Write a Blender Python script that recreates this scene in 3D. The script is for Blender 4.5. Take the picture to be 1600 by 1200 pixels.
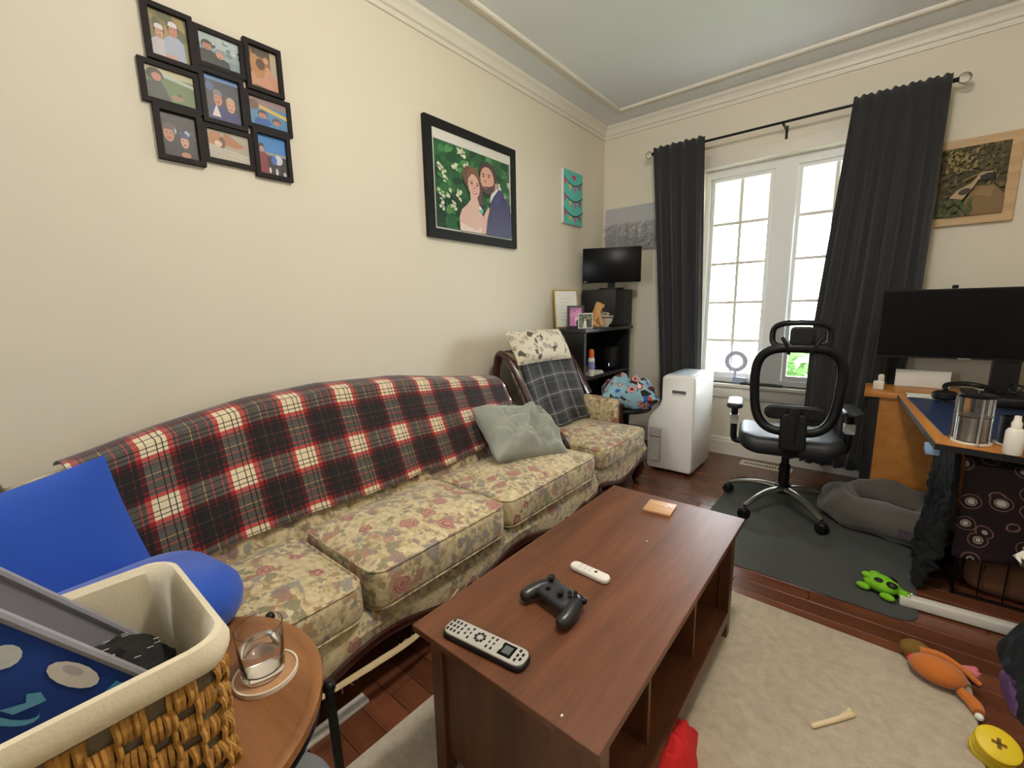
import bpy, bmesh, math, random
from mathutils import Vector, Matrix, noise
for o in list(bpy.data.objects): bpy.data.objects.remove(o)
S = bpy.context.scene; COL = S.collection
# ------------------------------------------------------------------ camera
FPX = 682.35; YAW, PITCH, ROLL = .69289, .169176, -.019115
CAM = Vector((1.9986, 0, 1.2))
_f = Vector((-math.sin(YAW)*math.cos(PITCH), math.cos(YAW)*math.cos(PITCH), -math.sin(PITCH)))
_r = Vector((math.cos(YAW), math.sin(YAW), 0)); _u = _r.cross(_f)
RT = math.cos(ROLL)*_r + math.sin(ROLL)*_u; UP = -math.sin(ROLL)*_r + math.cos(ROLL)*_u; FW = _f
cd = bpy.data.cameras.new('camera'); cam = bpy.data.objects.new('camera', cd); COL.objects.link(cam)
cd.sensor_width = 36; cd.lens = 36*FPX/1600; cd.clip_start = .02; cd.clip_end = 200
cam.matrix_world = Matrix(((RT.x, UP.x, -FW.x, CAM.x), (RT.y, UP.y, -FW.y, CAM.y), (RT.z, UP.z, -FW.z, CAM.z), (0, 0, 0, 1)))
S.camera = cam
# ------------------------------------------------------------------ light
S.view_settings.view_transform = 'Standard'; S.view_settings.look = 'None'
S.view_settings.gamma = 1; S.view_settings.use_curve_mapping = False
S.view_settings.exposure = 0.30
w = bpy.data.worlds.new('sky'); S.world = w; w.use_nodes = True
w.node_tree.nodes['Background'].inputs[0].default_value = (.86, .93, 1, 1)
w.node_tree.nodes['Background'].inputs[1].default_value = 27.0
LAMP_W = 80; LAMP_LOC = (1.8, 1.0, 2.6)
SUN_W = 10.0
def area(name, loc, rot, sx, sy, power, col):
    l = bpy.data.lights.new(name, 'AREA'); l.shape = 'RECTANGLE'; l.size = sx; l.size_y = sy; l.energy = power; l.color = col
    o = bpy.data.objects.new(name, l); COL.objects.link(o); o.location = loc; o.rotation_euler = rot; return o
port = area('window_portal', (1.415, 3.965, 1.4), (math.pi/2, 0, 0), 1.06, 1.58, 1, (1, 1, 1)); port.data.cycles.is_portal = True
port.rotation_euler = (-math.pi/2, 0, 0)
port2 = area('fill_window_portal', (.7, -2.53, 1.65), (math.pi/2, 0, 0), .4, .9, 1, (1, 1, 1)); port2.data.cycles.is_portal = True  # guides sky light through the back window added for fill
sl = bpy.data.lights.new('sun', 'SUN'); sl.energy = SUN_W; sl.angle = .01; sl.color = (1, .93, .82)
so = bpy.data.objects.new('sun', sl); COL.objects.link(so); so.rotation_euler = (math.radians(38), 0, math.radians(-150))

def ray(x, y): return RT*((x-800)/FPX) - UP*((y-600)/FPX) + FW
def onz(x, y, z=0): d = ray(x, y); return CAM + d*((z-CAM.z)/d.z)
def onx(x, y, X): d = ray(x, y); return CAM + d*((X-CAM.x)/d.x)
def ony(x, y, Y): d = ray(x, y); return CAM + d*((Y-CAM.y)/d.y)
PI = math.pi; rnd = random.Random(7)
# ------------------------------------------------------------------ materials
def lin(c):
    if isinstance(c, (tuple, list)) and max(c) > 1.0:
        return tuple((v/255/12.92 if v/255 <= .04045 else ((v/255+.055)/1.055)**2.4) for v in c[:3])
    return tuple(c[:3])
class NT:
    def __init__(s, name):
        s.m = bpy.data.materials.new(name); s.m.use_nodes = True; s.t = s.m.node_tree; s.n = s.t.nodes
        s.b = s.n['Principled BSDF']; s.out = s.n['Material Output']
    def new(s, ty, ins=None, **kw):
        nd = s.n.new(ty)
        for k, v in kw.items(): setattr(nd, k, v)
        for k, v in (ins or {}).items(): s.set(nd, k, v)
        return nd
    def set(s, nd, k, v):
        i = nd.inputs[k]
        if hasattr(v, 'is_output'): s.t.links.new(v, i)
        elif isinstance(v, bpy.types.Node): s.t.links.new(v.outputs[0], i)
        else:
            if isinstance(v, (tuple, list)) and i.type == 'RGBA': v = (*lin(v), 1)
            i.default_value = v
    def math(s, op, a, b=None, c=None):
        nd = s.n.new('ShaderNodeMath'); nd.operation = op
        for k, v in enumerate((a, b, c)):
            if v is not None: s.set(nd, k, v)
        return nd.outputs[0]
    def ramp(s, fac, stops, const=False):
        nd = s.n.new('ShaderNodeValToRGB'); cr = nd.color_ramp
        cr.interpolation = 'CONSTANT' if const else 'LINEAR'
        while len(cr.elements) < len(stops): cr.elements.new(1)
        for e, (p, c) in zip(cr.elements, stops): e.position = p; e.color = (*lin(c), 1)
        s.set(nd, 0, fac); return nd.outputs[0]
    def mix(s, fac, a, b, mode='MIX'):
        nd = s.n.new('ShaderNodeMix'); nd.data_type = 'RGBA'; nd.blend_type = mode
        s.set(nd, 0, fac); s.set(nd, 6, a); s.set(nd, 7, b); return nd.outputs[2]
    def coord(s, k='Object', scale=(1, 1, 1)):
        c = s.n.new('ShaderNodeTexCoord'); m = s.new('ShaderNodeMapping', {0: c.outputs[k], 3: scale}); return m.outputs[0]
    def noise(s, vec, scale, detail=3, rough=.5, out=0):
        return s.new('ShaderNodeTexNoise', {'Vector': vec, 'Scale': scale, 'Detail': detail, 'Roughness': rough}).outputs[out]
    def bump(s, h, strength=.3, dist=.002):
        b = s.new('ShaderNodeBump', {'Height': h, 'Strength': strength, 'Distance': dist}); s.set(s.b, 'Normal', b.outputs[0])
    def p(s, **kw):
        for k, v in kw.items(): s.set(s.b, {'col': 'Base Color', 'rough': 'Roughness', 'metal': 'Metallic', 'trans': 'Transmission Weight', 'ior': 'IOR', 'sheen': 'Sheen Weight', 'coat': 'Coat Weight', 'alpha': 'Alpha', 'spec': 'Specular IOR Level'}[k], v)
        return s.m
def mat(name, col, rough=.6, metal=0, var=.0, vs=8, bump=0, bs=60, **kw):
    n = NT(name); v = n.coord()
    if var:
        c = lin(col); n.p(col=n.mix(n.noise(v, vs, 4), tuple(x*(1-var) for x in c), tuple(min(1, x*(1+var)) for x in c)))
    else: n.p(col=col)
    if bump: n.bump(n.noise(v, bs, 3), bump, .003)
    return n.p(rough=rough, metal=metal, **kw)
def wood_mat(name, dark, light, axis=1, rough=.4, scale=1, coat=0, rand=False):
    n = NT(name); sc = [9*scale]*3; sc[axis] = .8*scale; v = n.coord('Object', tuple(sc))
    if rand:
        oi = n.new('ShaderNodeObjectInfo'); v = n.new('ShaderNodeVectorMath', {0: v, 1: n.new('ShaderNodeCombineXYZ', {0: n.math('MULTIPLY', oi.outputs['Random'], 37.), 1: n.math('MULTIPLY', oi.outputs['Random'], 91.), 2: 0.}).outputs[0]}, operation='ADD').outputs[0]
    a = n.noise(v, 1.2, 6, .6); b = n.noise(v, 6, 5, .7)
    f = n.math('ADD', n.math('MULTIPLY', a, .7), n.math('MULTIPLY', b, .3))
    c = n.ramp(f, [(.3, dark), (.7, light)])
    if rand:
        c = n.mix(n.math('MULTIPLY', oi.outputs['Random'], .55), c, tuple(x*.45 for x in lin(dark)))
    n.p(col=c); n.bump(b, .15, .001); return n.p(rough=rough, coat=coat)
def emit(name, col, st):
    n = NT(name); n.p(col=col); n.set(n.b, 'Emission Color', col); n.set(n.b, 'Emission Strength', st); return n.m
def floral():
    n = NT('floral_tapestry'); v = n.coord()
    def warp(vec, sc, amp):
        wv = n.new('ShaderNodeTexNoise', {'Vector': vec, 'Scale': sc, 'Detail': 3.})
        return n.new('ShaderNodeVectorMath', {0: vec, 1: n.new('ShaderNodeVectorMath', {0: wv.outputs[1], 3: amp}, operation='SCALE').outputs[0]}, operation='ADD').outputs[0]
    v2 = warp(warp(v, 20., .05), 95., .028)
    base = n.ramp(n.noise(v, 45, 4), [(.3, (168, 148, 108)), (.55, (204, 187, 147)), (.75, (218, 205, 172))])
    cl = n.noise(v, 6.5, 2)
    def layer(under, scale, thr, cols, dens, off, lo):
        vv = n.new('ShaderNodeVectorMath', {0: v2, 1: (off, off*.7, -off)}, operation='ADD').outputs[0]
        vo = n.new('ShaderNodeTexVoronoi', {'Vector': vv, 'Scale': scale})
        sep = n.new('ShaderNodeSeparateColor', {0: vo.outputs['Color']})
        col = n.ramp(sep.outputs[0], [(i/len(cols), c) for i, c in enumerate(cols)], True)
        m = n.math('MULTIPLY', n.math('MULTIPLY', n.math('LESS_THAN', vo.outputs['Distance'], thr), n.math('LESS_THAN', sep.outputs[1], dens)), n.math('GREATER_THAN', n.math('ADD', cl, n.math('MULTIPLY', sep.outputs[2], .1)), lo))
        shade = n.mix(n.math('MULTIPLY', n.noise(vv, scale*5, 3), .45), col, (206, 186, 146))
        return n.mix(n.math('MULTIPLY', m, .9), under, shade)
    c = layer(base, 48, .46, [(128, 122, 78), (106, 112, 88), (120, 124, 118), (150, 116, 70), (110, 98, 104)], .5, 1.3, .49)
    c = layer(c, 30, .47, [(110, 112, 84), (118, 122, 124), (128, 92, 98), (96, 100, 72), (146, 106, 66), (112, 88, 104)], .62, 4.1, .49)
    c = layer(c, 19, .44, [(140, 84, 80), (120, 88, 102), (104, 108, 80), (158, 104, 88), (116, 118, 122)], .6, 7.7, .51)
    vo = n.new('ShaderNodeTexVoronoi', {'Vector': warp(v, 30., .03), 'Scale': 9.5}); sep = n.new('ShaderNodeSeparateColor', {0: vo.outputs['Color']})
    ring = n.math('SINE', n.math('MULTIPLY', n.math('ADD', vo.outputs['Distance'], n.math('MULTIPLY', n.noise(v, 60, 2), .16)), 70.))
    rose = n.mix(n.math('MULTIPLY_ADD', ring, .45, .5), (128, 66, 66), (202, 146, 130))
    m = n.math('MULTIPLY', n.math('LESS_THAN', n.math('ADD', vo.outputs['Distance'], n.math('MULTIPLY', n.noise(v, 50, 2), .1)), .34), n.math('LESS_THAN', sep.outputs[1], .56))
    c = n.mix(n.math('MULTIPLY', m, .9), c, rose)
    n.p(col=c, rough=.85, sheen=.2); n.bump(n.noise(v, 400, 2), .25, .001); return n.m
def plaid(name, period, stops, rough=.9, mul=.84):
    n = NT(name); uv = n.new('ShaderNodeTexCoord').outputs['UV']; sp = n.new('ShaderNodeSeparateXYZ', {0: uv})
    cs = [n.ramp(n.math('FRACT', n.math('DIVIDE', sp.outputs[i], period)), stops, True) for i in (0, 1)]
    c = n.mix(.5, cs[0], cs[1]); c = n.mix(mul, c, n.mix(1., cs[0], cs[1], 'MULTIPLY'))
    n.p(col=c, rough=rough, sheen=.3); n.bump(n.noise(uv, 250, 3), .3, .002); return n.m
def col_attr(name, rough=.6, coat=0):
    n = NT(name); a = n.new('ShaderNodeAttribute', attribute_name='Col'); v = n.coord()
    n.p(col=n.mix(n.math('MULTIPLY', n.noise(v, 90, 3), .22), a.outputs[0], (90, 86, 80)), rough=rough, coat=coat); return n.m
def clear(name, tint=(1, 1, 1), gl=.5):
    n = NT(name); t = n.new('ShaderNodeBsdfTransparent', {0: tint}); g = n.new('ShaderNodeBsdfGlossy', {'Roughness': .02})
    lw = n.new('ShaderNodeLayerWeight', {0: .31}); mx = n.new('ShaderNodeMixShader', {0: n.math('MULTIPLY', lw.outputs['Fresnel'], gl), 1: t.outputs[0], 2: g.outputs[0]})
    n.t.links.new(mx.outputs[0], n.out.inputs[0]); return n.m
def meshfab(name):
    n = NT(name); uv = n.new('ShaderNodeTexCoord').outputs['UV']; sp = n.new('ShaderNodeSeparateXYZ', {0: uv})
    a = n.math('MULTIPLY', n.math('SINE', n.math('MULTIPLY', n.math('ADD', sp.outputs[0], sp.outputs[1]), 900.)), n.math('SINE', n.math('MULTIPLY', n.math('SUBTRACT', sp.outputs[0], sp.outputs[1]), 900.)))
    n.p(col=(28, 28, 30), rough=.7, alpha=n.math('MULTIPLY_ADD', n.math('LESS_THAN', n.math('ABSOLUTE', a), .42), .25, .45)); return n.m
def rings(name, scale, stops, extra=None, rough=.8, coordk='Object', warp=.0):
    n = NT(name); v = n.coord(coordk)
    if warp:
        wv = n.new('ShaderNodeTexNoise', {'Vector': v, 'Scale': scale*1.3}); v = n.new('ShaderNodeVectorMath', {0: v, 1: n.new('ShaderNodeVectorMath', {0: wv.outputs[1], 3: warp}, operation='SCALE').outputs[0]}, operation='ADD').outputs[0]
    vo = n.new('ShaderNodeTexVoronoi', {'Vector': v, 'Scale': scale, 'Randomness': .75}); c = n.ramp(vo.outputs['Distance'], stops, True)
    if extra:
        vb = n.new('ShaderNodeTexVoronoi', {'Vector': v, 'Scale': scale*1.7}); sp = n.new('ShaderNodeSeparateColor', {0: vb.outputs['Color']})
        c = n.mix(n.math('LESS_THAN', sp.outputs[0], extra[0]), c, n.ramp(sp.outputs[1], extra[1], True))
    n.p(col=c, rough=rough); n.bump(n.noise(v, 30, 3), .2, .004); return n.m

M = dict(
 wall=mat('wall_paint', (224, 216, 197), .75, var=.02, vs=3, bump=.08, bs=180),
 ceil=mat('ceiling_paint', (236, 240, 242), .7, var=.02), white=mat('white_trim_paint', (226, 220, 206), .45, var=.02),
 vinyl=mat('white_vinyl', (232, 232, 228), .35), plank=wood_mat('plank_wood', (88, 48, 30), (132, 80, 54), 0, .27, 2, .25, True),
 sub=mat('subfloor', (50, 26, 18), .7), walnut=wood_mat('walnut_laminate', (70, 38, 21), (122, 74, 46), 1, .42, 1.4),
 walnut_dark=wood_mat('walnut_laminate_side', (70, 38, 21), (116, 70, 42), 2, .4, 1.4),
 frame_wood=wood_mat('mahogany', (34, 12, 8), (72, 28, 20), 1, .25, 1, .4), teak=wood_mat('side_table_wood', (112, 70, 38), (160, 108, 64), 0, .35, 1.2),
 oak=wood_mat('orange_oak', (170, 104, 40), (206, 140, 66), 1, .4, 1.2), floral=floral(),
 black=mat('black_plastic', (16, 16, 18), .45, spec=.35), blackgl=mat('black_screen', (8, 9, 12), .3, spec=.15), blackwood=mat('black_wood', (26, 24, 26), .45, var=.15, bump=.05),
 blackmetal=mat('black_metal', (14, 14, 15), .35, .6), chrome=mat('polished_metal', (190, 188, 184), .22, 1), silver=mat('silver_plastic', (178, 176, 168), .4),
 char=mat('charcoal_fabric', (40, 40, 42), .9, var=.1, vs=40, bump=.3, bs=300, sheen=.25), curtain=mat('curtain_fabric', (40, 40, 41), .9, var=.08, vs=5, bump=.15, bs=400, sheen=.2),
 blue=mat('blue_cotton', (28, 76, 178), .85, var=.08, bump=.15, bs=200, sheen=.2), grey_vel=mat('grey_velour', (146, 150, 138), .95, var=.1, vs=14, bump=.4, bs=120, sheen=.5),
 cream=mat('cream_liner', (222, 210, 182), .9, var=.06, bump=.25, bs=220), cream2=mat('torn_cream_webbing', (196, 172, 132), .95, var=.15, bump=.5, bs=120),
 straw=mat('golden_straw', (176, 128, 56), .7, var=.4, vs=60, bump=.8, bs=160), straw2=mat('taupe_weave', (112, 98, 78), .8, var=.12, vs=30, bump=.4, bs=200),
 grey_lin=mat('grey_lining', (138, 136, 146), .8, var=.05, bump=.15, bs=160), yarn=mat('black_yarn', (26, 26, 25), .95, var=.3, vs=60, bump=1, bs=160),
 acw=mat('ac_white', (242, 240, 236), .35), acg=mat('ac_grille', (92, 90, 86), .6), glass=clear('window_glass'), pglass=clear('picture_glass', gl=.6),
 print=col_attr('printed_photo', .45), paint=col_attr('painted_canvas', .7), gold=wood_mat('gold_frame', (176, 138, 92), (210, 178, 132), 0, .45, 2),
 rug=mat('rug_pile', (174, 161, 140), .98, var=.3, vs=38, bump=1, bs=140, sheen=.3), mat_=mat('chair_mat', (66, 68, 66), .8, var=.12, vs=6, bump=.3, bs=250),
 bed=mat('dog_bed_plush', (86, 80, 74), .97, var=.2, vs=10, bump=.6, bs=60, sheen=.4), leather=mat('black_leather', (34, 36, 42), .5, bump=.12, bs=140),
 meshf=meshfab('chair_mesh'), bottle=mat('white_bottle', (228, 224, 214), .35), orange=mat('orange_plastic', (226, 98, 34), .4), yellow=mat('yellow_rubber', (216, 186, 18), .5, var=.06),
 plorange=mat('orange_plush', (186, 102, 28), .95, var=.15, vs=20, bump=.6, bs=150, sheen=.3), plbrown=mat('brown_plush', (112, 84, 30), .95, var=.2, bump=.6, bs=150), plpink=mat('pink_plush', (206, 112, 118), .95, var=.1, bump=.5, bs=150),
 plgreen=mat('lime_plush', (122, 190, 34), .95, var=.15, vs=20, bump=.6, bs=150), wdog=mat('tan_ceramic', (186, 138, 80), .5, var=.1), red=mat('red_fabric', (200, 26, 26), .85, var=.1, bump=.3, bs=100),
 bone=mat('rawhide', (222, 200, 160), .6, var=.1, vs=30), paper=mat('paper', (232, 230, 222), .8), navy=mat('navy_mat', (28, 46, 84), .35, var=.06), steel=mat('brushed_steel', (150, 148, 140), .3, .9),
 ltblue=mat('pale_blue_plastic', (130, 160, 190), .4), cork=mat('cork', (186, 140, 100), .9, var=.3, vs=60), ceram=mat('cream_ceramic', (224, 214, 196), .3), water=None,
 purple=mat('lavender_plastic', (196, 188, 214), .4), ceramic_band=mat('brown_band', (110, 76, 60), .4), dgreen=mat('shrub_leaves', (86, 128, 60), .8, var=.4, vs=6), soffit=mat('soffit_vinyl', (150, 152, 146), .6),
 house=mat('neighbour_siding', (176, 190, 202), .7), roof=mat('roof_shingle', (150, 160, 172), .8, var=.1), lawn=mat('lawn', (98, 112, 70), .95, var=.2, vs=3), street=mat('grey_paving', (112, 112, 108), .9),
 lamp=emit('lamp_diffuser', (255, 226, 180), 3.0), brass=mat('lamp_metal', (120, 110, 96), .3, .9))
n = NT('clear_glass'); M['tumbler'] = n.p(col=(1., 1., 1.), rough=.02, trans=1., ior=1.45)
n = NT('water'); M['water'] = n.p(col=(1., 1., 1.), rough=.0, trans=1., ior=1.33)
RED, BLK, WHT = (178, 20, 28), (16, 17, 24), (236, 226, 204)
M['redplaid'] = plaid('red_plaid', .225, [(0, WHT), (.05, BLK), (.064, WHT), (.125, BLK), (.139, WHT), (.19, RED), (.262, BLK), (.30, RED), (.315, BLK), (.40, (36, 40, 46)), (.48, (190, 150, 70)), (.49, BLK), (.58, RED), (.594, (20, 20, 26)), (.72, RED), (.735, BLK), (.79, RED), (.86, WHT), (.93, BLK), (.944, WHT)])
M['darkplaid'] = plaid('dark_plaid', .13, [(0, (24, 24, 27)), (.3, (66, 66, 70)), (.44, (200, 196, 188)), (.475, (66, 66, 70)), (.6, (24, 24, 27)), (.8, (92, 92, 96)), (.83, (24, 24, 27))], mul=.1)
M['damask'] = rings('cream_medallion_print', 19, [(0, (60, 54, 50)), (.1, (216, 206, 182)), (.2, (60, 54, 50)), (.27, (216, 206, 182)), (.36, (78, 72, 66)), (.4, (216, 206, 182))], (.22, [(0, (216, 206, 182)), (.5, (90, 84, 76)), (.7, (216, 206, 182))]), warp=.03)
M['bagprint'] = rings('bag_print', 15, [(0, (40, 30, 34)), (.16, (186, 70, 44)), (.27, (222, 218, 210)), (.33, (190, 66, 40)), (.42, (140, 182, 198))], (.34, [(0, (30, 26, 32)), (.35, (36, 92, 168)), (.6, (150, 190, 204)), (.8, (120, 44, 34))]), warp=.03)
M['pawprint'] = rings('crate_cover_print', 13, [(0, (226, 218, 206)), (.16, (52, 22, 28)), (.19, (200, 190, 180)), (.23, (44, 20, 26)), (.36, (150, 110, 96)), (.4, (36, 18, 24))], warp=.015)
M['pile'] = rings('dark_mixed_laundry', 8, [(0, (16, 18, 24)), (.3, (22, 40, 36)), (.45, (18, 20, 30))], (.18, [(0, (34, 52, 70)), (.4, (16, 18, 24)), (.8, (90, 60, 96)), (.9, (18, 50, 36))]), warp=.05)
# ------------------------------------------------------------------ objects
def frm(c, xa, ya):
    xa = Vector(xa).normalized(); ya = Vector(ya); za = xa.cross(ya).normalized(); ya = za.cross(xa)
    return Matrix(((xa.x, ya.x, za.x, c[0]), (xa.y, ya.y, za.y, c[1]), (xa.z, ya.z, za.z, c[2]), (0, 0, 0, 1)))
WORLD = {}
def T(name, label, cat, loc=(0, 0, 0), rz=0, group=None, world=True, kind=None):
    o = bpy.data.objects.new(name, None); COL.objects.link(o); o.empty_display_size = .05
    o.location = loc; o.rotation_euler = (0, 0, rz)
    if world: WORLD[o] = Matrix.Translation(loc) @ Matrix.Rotation(rz, 4, 'Z')
    return tag(o, label, cat, group, kind)
def tag(o, label=None, cat=None, group=None, kind=None):
    if label: o['label'] = label
    if cat: o['category'] = cat
    if group: o['group'] = group
    if kind: o['kind'] = kind
    return o
def O(name, bm, m, parent=None, smooth=True, label=None, sharp=35, loc=None, rot=None):
    me = bpy.data.meshes.new(name)
    bmesh.ops.recalc_face_normals(bm, faces=bm.faces)
    bm.to_mesh(me); bm.free(); me.materials.append(M[m] if isinstance(m, str) else m)
    if smooth:
        me.shade_smooth(); me.set_sharp_from_angle(angle=math.radians(sharp))
    o = bpy.data.objects.new(name, me); COL.objects.link(o)
    if parent is not None:
        o.parent = parent
        if parent in WORLD: o.matrix_parent_inverse = WORLD[parent].inverted()
    if loc: o.location = loc
    if rot: o.rotation_euler = rot
    if label: o['label'] = label
    return o
def struct(o): o['kind'] = 'structure'; return o
def bm_(): return bmesh.new()
def box(b, x0, x1, y0, y1, z0, z1, bev=0, seg=2, mtx=None):
    r = bmesh.ops.create_cube(b, size=1); vs = r['verts']
    bmesh.ops.scale(b, vec=(x1-x0, y1-y0, z1-z0), verts=vs); bmesh.ops.translate(b, vec=((x0+x1)/2, (y0+y1)/2, (z0+z1)/2), verts=vs)
    if bev:
        es = list({e for v in vs for e in v.link_edges}); rr = bmesh.ops.bevel(b, geom=es, offset=bev, segments=seg, affect='EDGES', profile=.5)
        vs = list({v for f in rr['faces'] for v in f.verts} | {v for v in vs if v.is_valid})
    if mtx: bmesh.ops.transform(b, matrix=mtx, verts=vs)
    return b
def B(*a, **k): return box(bm_(), *a, **k)
def rrect(w, d, r, n=5):
    r = max(1e-4, min(r, w/2-1e-5, d/2-1e-5)); out = []
    for cx, cy, a0 in ((w/2-r, d/2-r, 0), (-w/2+r, d/2-r, 90), (-w/2+r, -d/2+r, 180), (w/2-r, -d/2+r, 270)):
        for i in range(n+1):
            a = math.radians(a0+90*i/n); out.append((cx+r*math.cos(a), cy+r*math.sin(a)))
    return out
def loft(b, ringlist, cap0=True, cap1=True, closed=True):
    R_ = [[b.verts.new(p) for p in ring] for ring in ringlist]; k = len(R_[0])
    for a, c in zip(R_, R_[1:]):
        for i in range(k if closed else k-1):
            b.faces.new((a[i], a[(i+1) % k], c[(i+1) % k], c[i]))
    if cap0: b.faces.new(R_[0][::-1])
    if cap1: b.faces.new(R_[-1])
    return b
def slab(w, d, h, rp, re, crown=0, n=5, under=0, b=None, mtx=None, edge=4):
    """soft-edged slab centred on x,y with its base at z=0"""
    b = b or bm_(); rings_ = []; i0 = len(b.verts)
    def ring(ins, z, s=1): return [(x*s, y*s, z) for x, y in rrect(w-2*ins, d-2*ins, max(rp-ins, .3*rp), n)]
    for s in (.05, .4, .75): rings_.append(ring(re, -under*(1-s*s), s))
    for i in range(edge+1): a = PI/2*i/edge; rings_.append(ring(re*(1-math.sin(a)), re*(1-math.cos(a))))
    for i in range(edge+1): a = PI/2*i/edge; rings_.append(ring(re*(1-math.cos(a)), h-re+re*math.sin(a)))
    for s in (.9, .75, .55, .3, .05): rings_.append(ring(re, h+crown*(1-s**2.4), s))
    loft(b, rings_)
    if mtx: b.verts.ensure_lookup_table(); bmesh.ops.transform(b, matrix=mtx, verts=b.verts[i0:])
    return b
def lathe(prof, n=24, b=None, mtx=None, sx=1, sy=1):
    b = b or bm_(); i0 = len(b.verts)
    loft(b, [[(max(r, 1e-4)*sx*math.cos(2*PI*i/n), max(r, 1e-4)*sy*math.sin(2*PI*i/n), z) for i in range(n)] for r, z in prof])
    if mtx: b.verts.ensure_lookup_table(); bmesh.ops.transform(b, matrix=mtx, verts=b.verts[i0:])
    return b
def ring(prof, n=24, mtx=None):
    b = bm_(); pr = list(prof)+[prof[0]]
    loft(b, [[(r*math.cos(2*PI*i/n), r*math.sin(2*PI*i/n), z) for i in range(n)] for r, z in pr], False, False)
    bmesh.ops.remove_doubles(b, verts=b.verts, dist=1e-6)
    if mtx: bmesh.ops.transform(b, matrix=mtx, verts=b.verts)
    return b
def tube(pts, rad, n=8, b=None, closed=False, flat=1.0):
    b = b or bm_(); pts = [Vector(p) for p in pts]; m = len(pts); rl = []
    prev = None
    for i, p in enumerate(pts):
        if closed: t = pts[(i+1) % m]-pts[i-1]
        else: t = pts[min(i+1, m-1)]-pts[max(i-1, 0)]
        t = t.normalized() if t.length > 1e-9 else Vector((0, 0, 1))
        if prev is None:
            a = Vector((0, 0, 1)) if abs(t.z) < .9 else Vector((1, 0, 0)); u = t.cross(a).normalized()
        else: u = (prev - t*prev.dot(t)).normalized()
        prev = u; v = t.cross(u); r = rad(i/(m-1)) if callable(rad) else rad
        rl.append([tuple(p+u*(r*math.cos(2*PI*k/n))+v*(r*flat*math.sin(2*PI*k/n))) for k in range(n)])
    if closed:
        loft(b, rl+[rl[0]], False, False); bmesh.ops.remove_doubles(b, verts=b.verts, dist=1e-6)
    else: loft(b, rl)
    return b
def smooth_pts(pts, k=6):
    P = [Vector(p) for p in pts]; out = []
    for i in range(len(P)-1):
        a, b_, c, d = P[max(i-1, 0)], P[i], P[i+1], P[min(i+2, len(P)-1)]
        for j in range(k):
            t = j/k; out.append(.5*((2*b_)+(c-a)*t+(2*a-5*b_+4*c-d)*t*t+(3*b_-a-3*c+d)*t**3))
    return out+[P[-1]]
def prism(poly, h, b=None, mtx=None):
    """polygon in xy extruded to z=h"""
    b = b or bm_(); i0 = len(b.verts)
    loft(b, [[(x, y, 0) for x, y in poly], [(x, y, h) for x, y in poly]])
    if mtx: b.verts.ensure_lookup_table(); bmesh.ops.transform(b, matrix=mtx, verts=b.verts[i0:])
    return b
def surf(fn, nu, nv, uv=None, b=None):
    b = b or bm_(); L = b.loops.layers.uv.verify(); g = [[b.verts.new(fn(i/nu, j/nv)) for j in range(nv+1)] for i in range(nu+1)]
    for i in range(nu):
        for j in range(nv):
            f = b.faces.new((g[i][j], g[i+1][j], g[i+1][j+1], g[i][j+1]))
            for lp, (a, c) in zip(f.loops, ((i, j), (i+1, j), (i+1, j+1), (i, j+1))): lp[L].uv = uv(a/nu, c/nv) if uv else (a/nu, c/nv)
    return b
def solid(o, th, off=-1):
    m = o.modifiers.new('thickness', 'SOLIDIFY'); m.thickness = th; m.offset = off; return o
def pillow(w, d, th, n=18, fold=0, seed=0, pinch=.06, mtx=None, sag=0):
    b = bm_(); lay = []
    for s in (1, -1):
        g = []
        for i in range(n+1):
            row = []
            for j in range(n+1):
                u, v = i/n*2-1, j/n*2-1; e = (1-u*u)*(1-v*v)
                t = th/2*max(0, (1-abs(u)**3.2))**.55*max(0, (1-abs(v)**3.2))**.55
                x = u*w/2*(1-pinch*(1-v*v)*abs(u)**3); y = v*d/2*(1-pinch*(1-u*u)*abs(v)**3)
                z = s*t
                if fold: z += fold*e**.6*(noise.noise(Vector((u*2.2+seed, v*2.2, s*3)))+.35*noise.noise(Vector((u*6+seed, v*3.5+u*2, s*3))))
                z += sag*(u*u+v*v)*.5
                p = Vector((x, y, z)); row.append(p if not mtx else mtx @ p)
            g.append(row)
        lay.append(g)
    vt = [[b.verts.new(p) for p in r] for r in lay[0]]
    vb = [[vt[i][j] if i in (0, n) or j in (0, n) else b.verts.new(lay[1][i][j]) for j in range(n+1)] for i in range(n+1)]
    for i in range(n):
        for j in range(n):
            b.faces.new((vt[i][j], vt[i+1][j], vt[i+1][j+1], vt[i][j+1]))
            try: b.faces.new((vb[i][j], vb[i][j+1], vb[i+1][j+1], vb[i+1][j]))
            except ValueError: pass
    return b
def ball(loc, r, b=None, n=2, scale=(1, 1, 1), mtx=None):
    b = b or bm_(); q = bmesh.ops.create_icosphere(b, subdivisions=n, radius=r); vs = q['verts']
    bmesh.ops.scale(b, vec=scale, verts=vs)
    if mtx: bmesh.ops.transform(b, matrix=mtx, verts=vs)
    bmesh.ops.translate(b, vec=loc, verts=vs); return b
def TR(loc=(0, 0, 0), rx=0, ry=0, rz=0): return Matrix.Translation(loc) @ Matrix.Rotation(rz, 4, 'Z') @ Matrix.Rotation(ry, 4, 'Y') @ Matrix.Rotation(rx, 4, 'X')
def ell(cx, cy, rx, ry, rot=0, n=14):
    c, s = math.cos(rot), math.sin(rot)
    return [(cx+rx*math.cos(t)*c-ry*math.sin(t)*s, cy+rx*math.cos(t)*s+ry*math.sin(t)*c) for t in (2*PI*i/n for i in range(n))]
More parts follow.
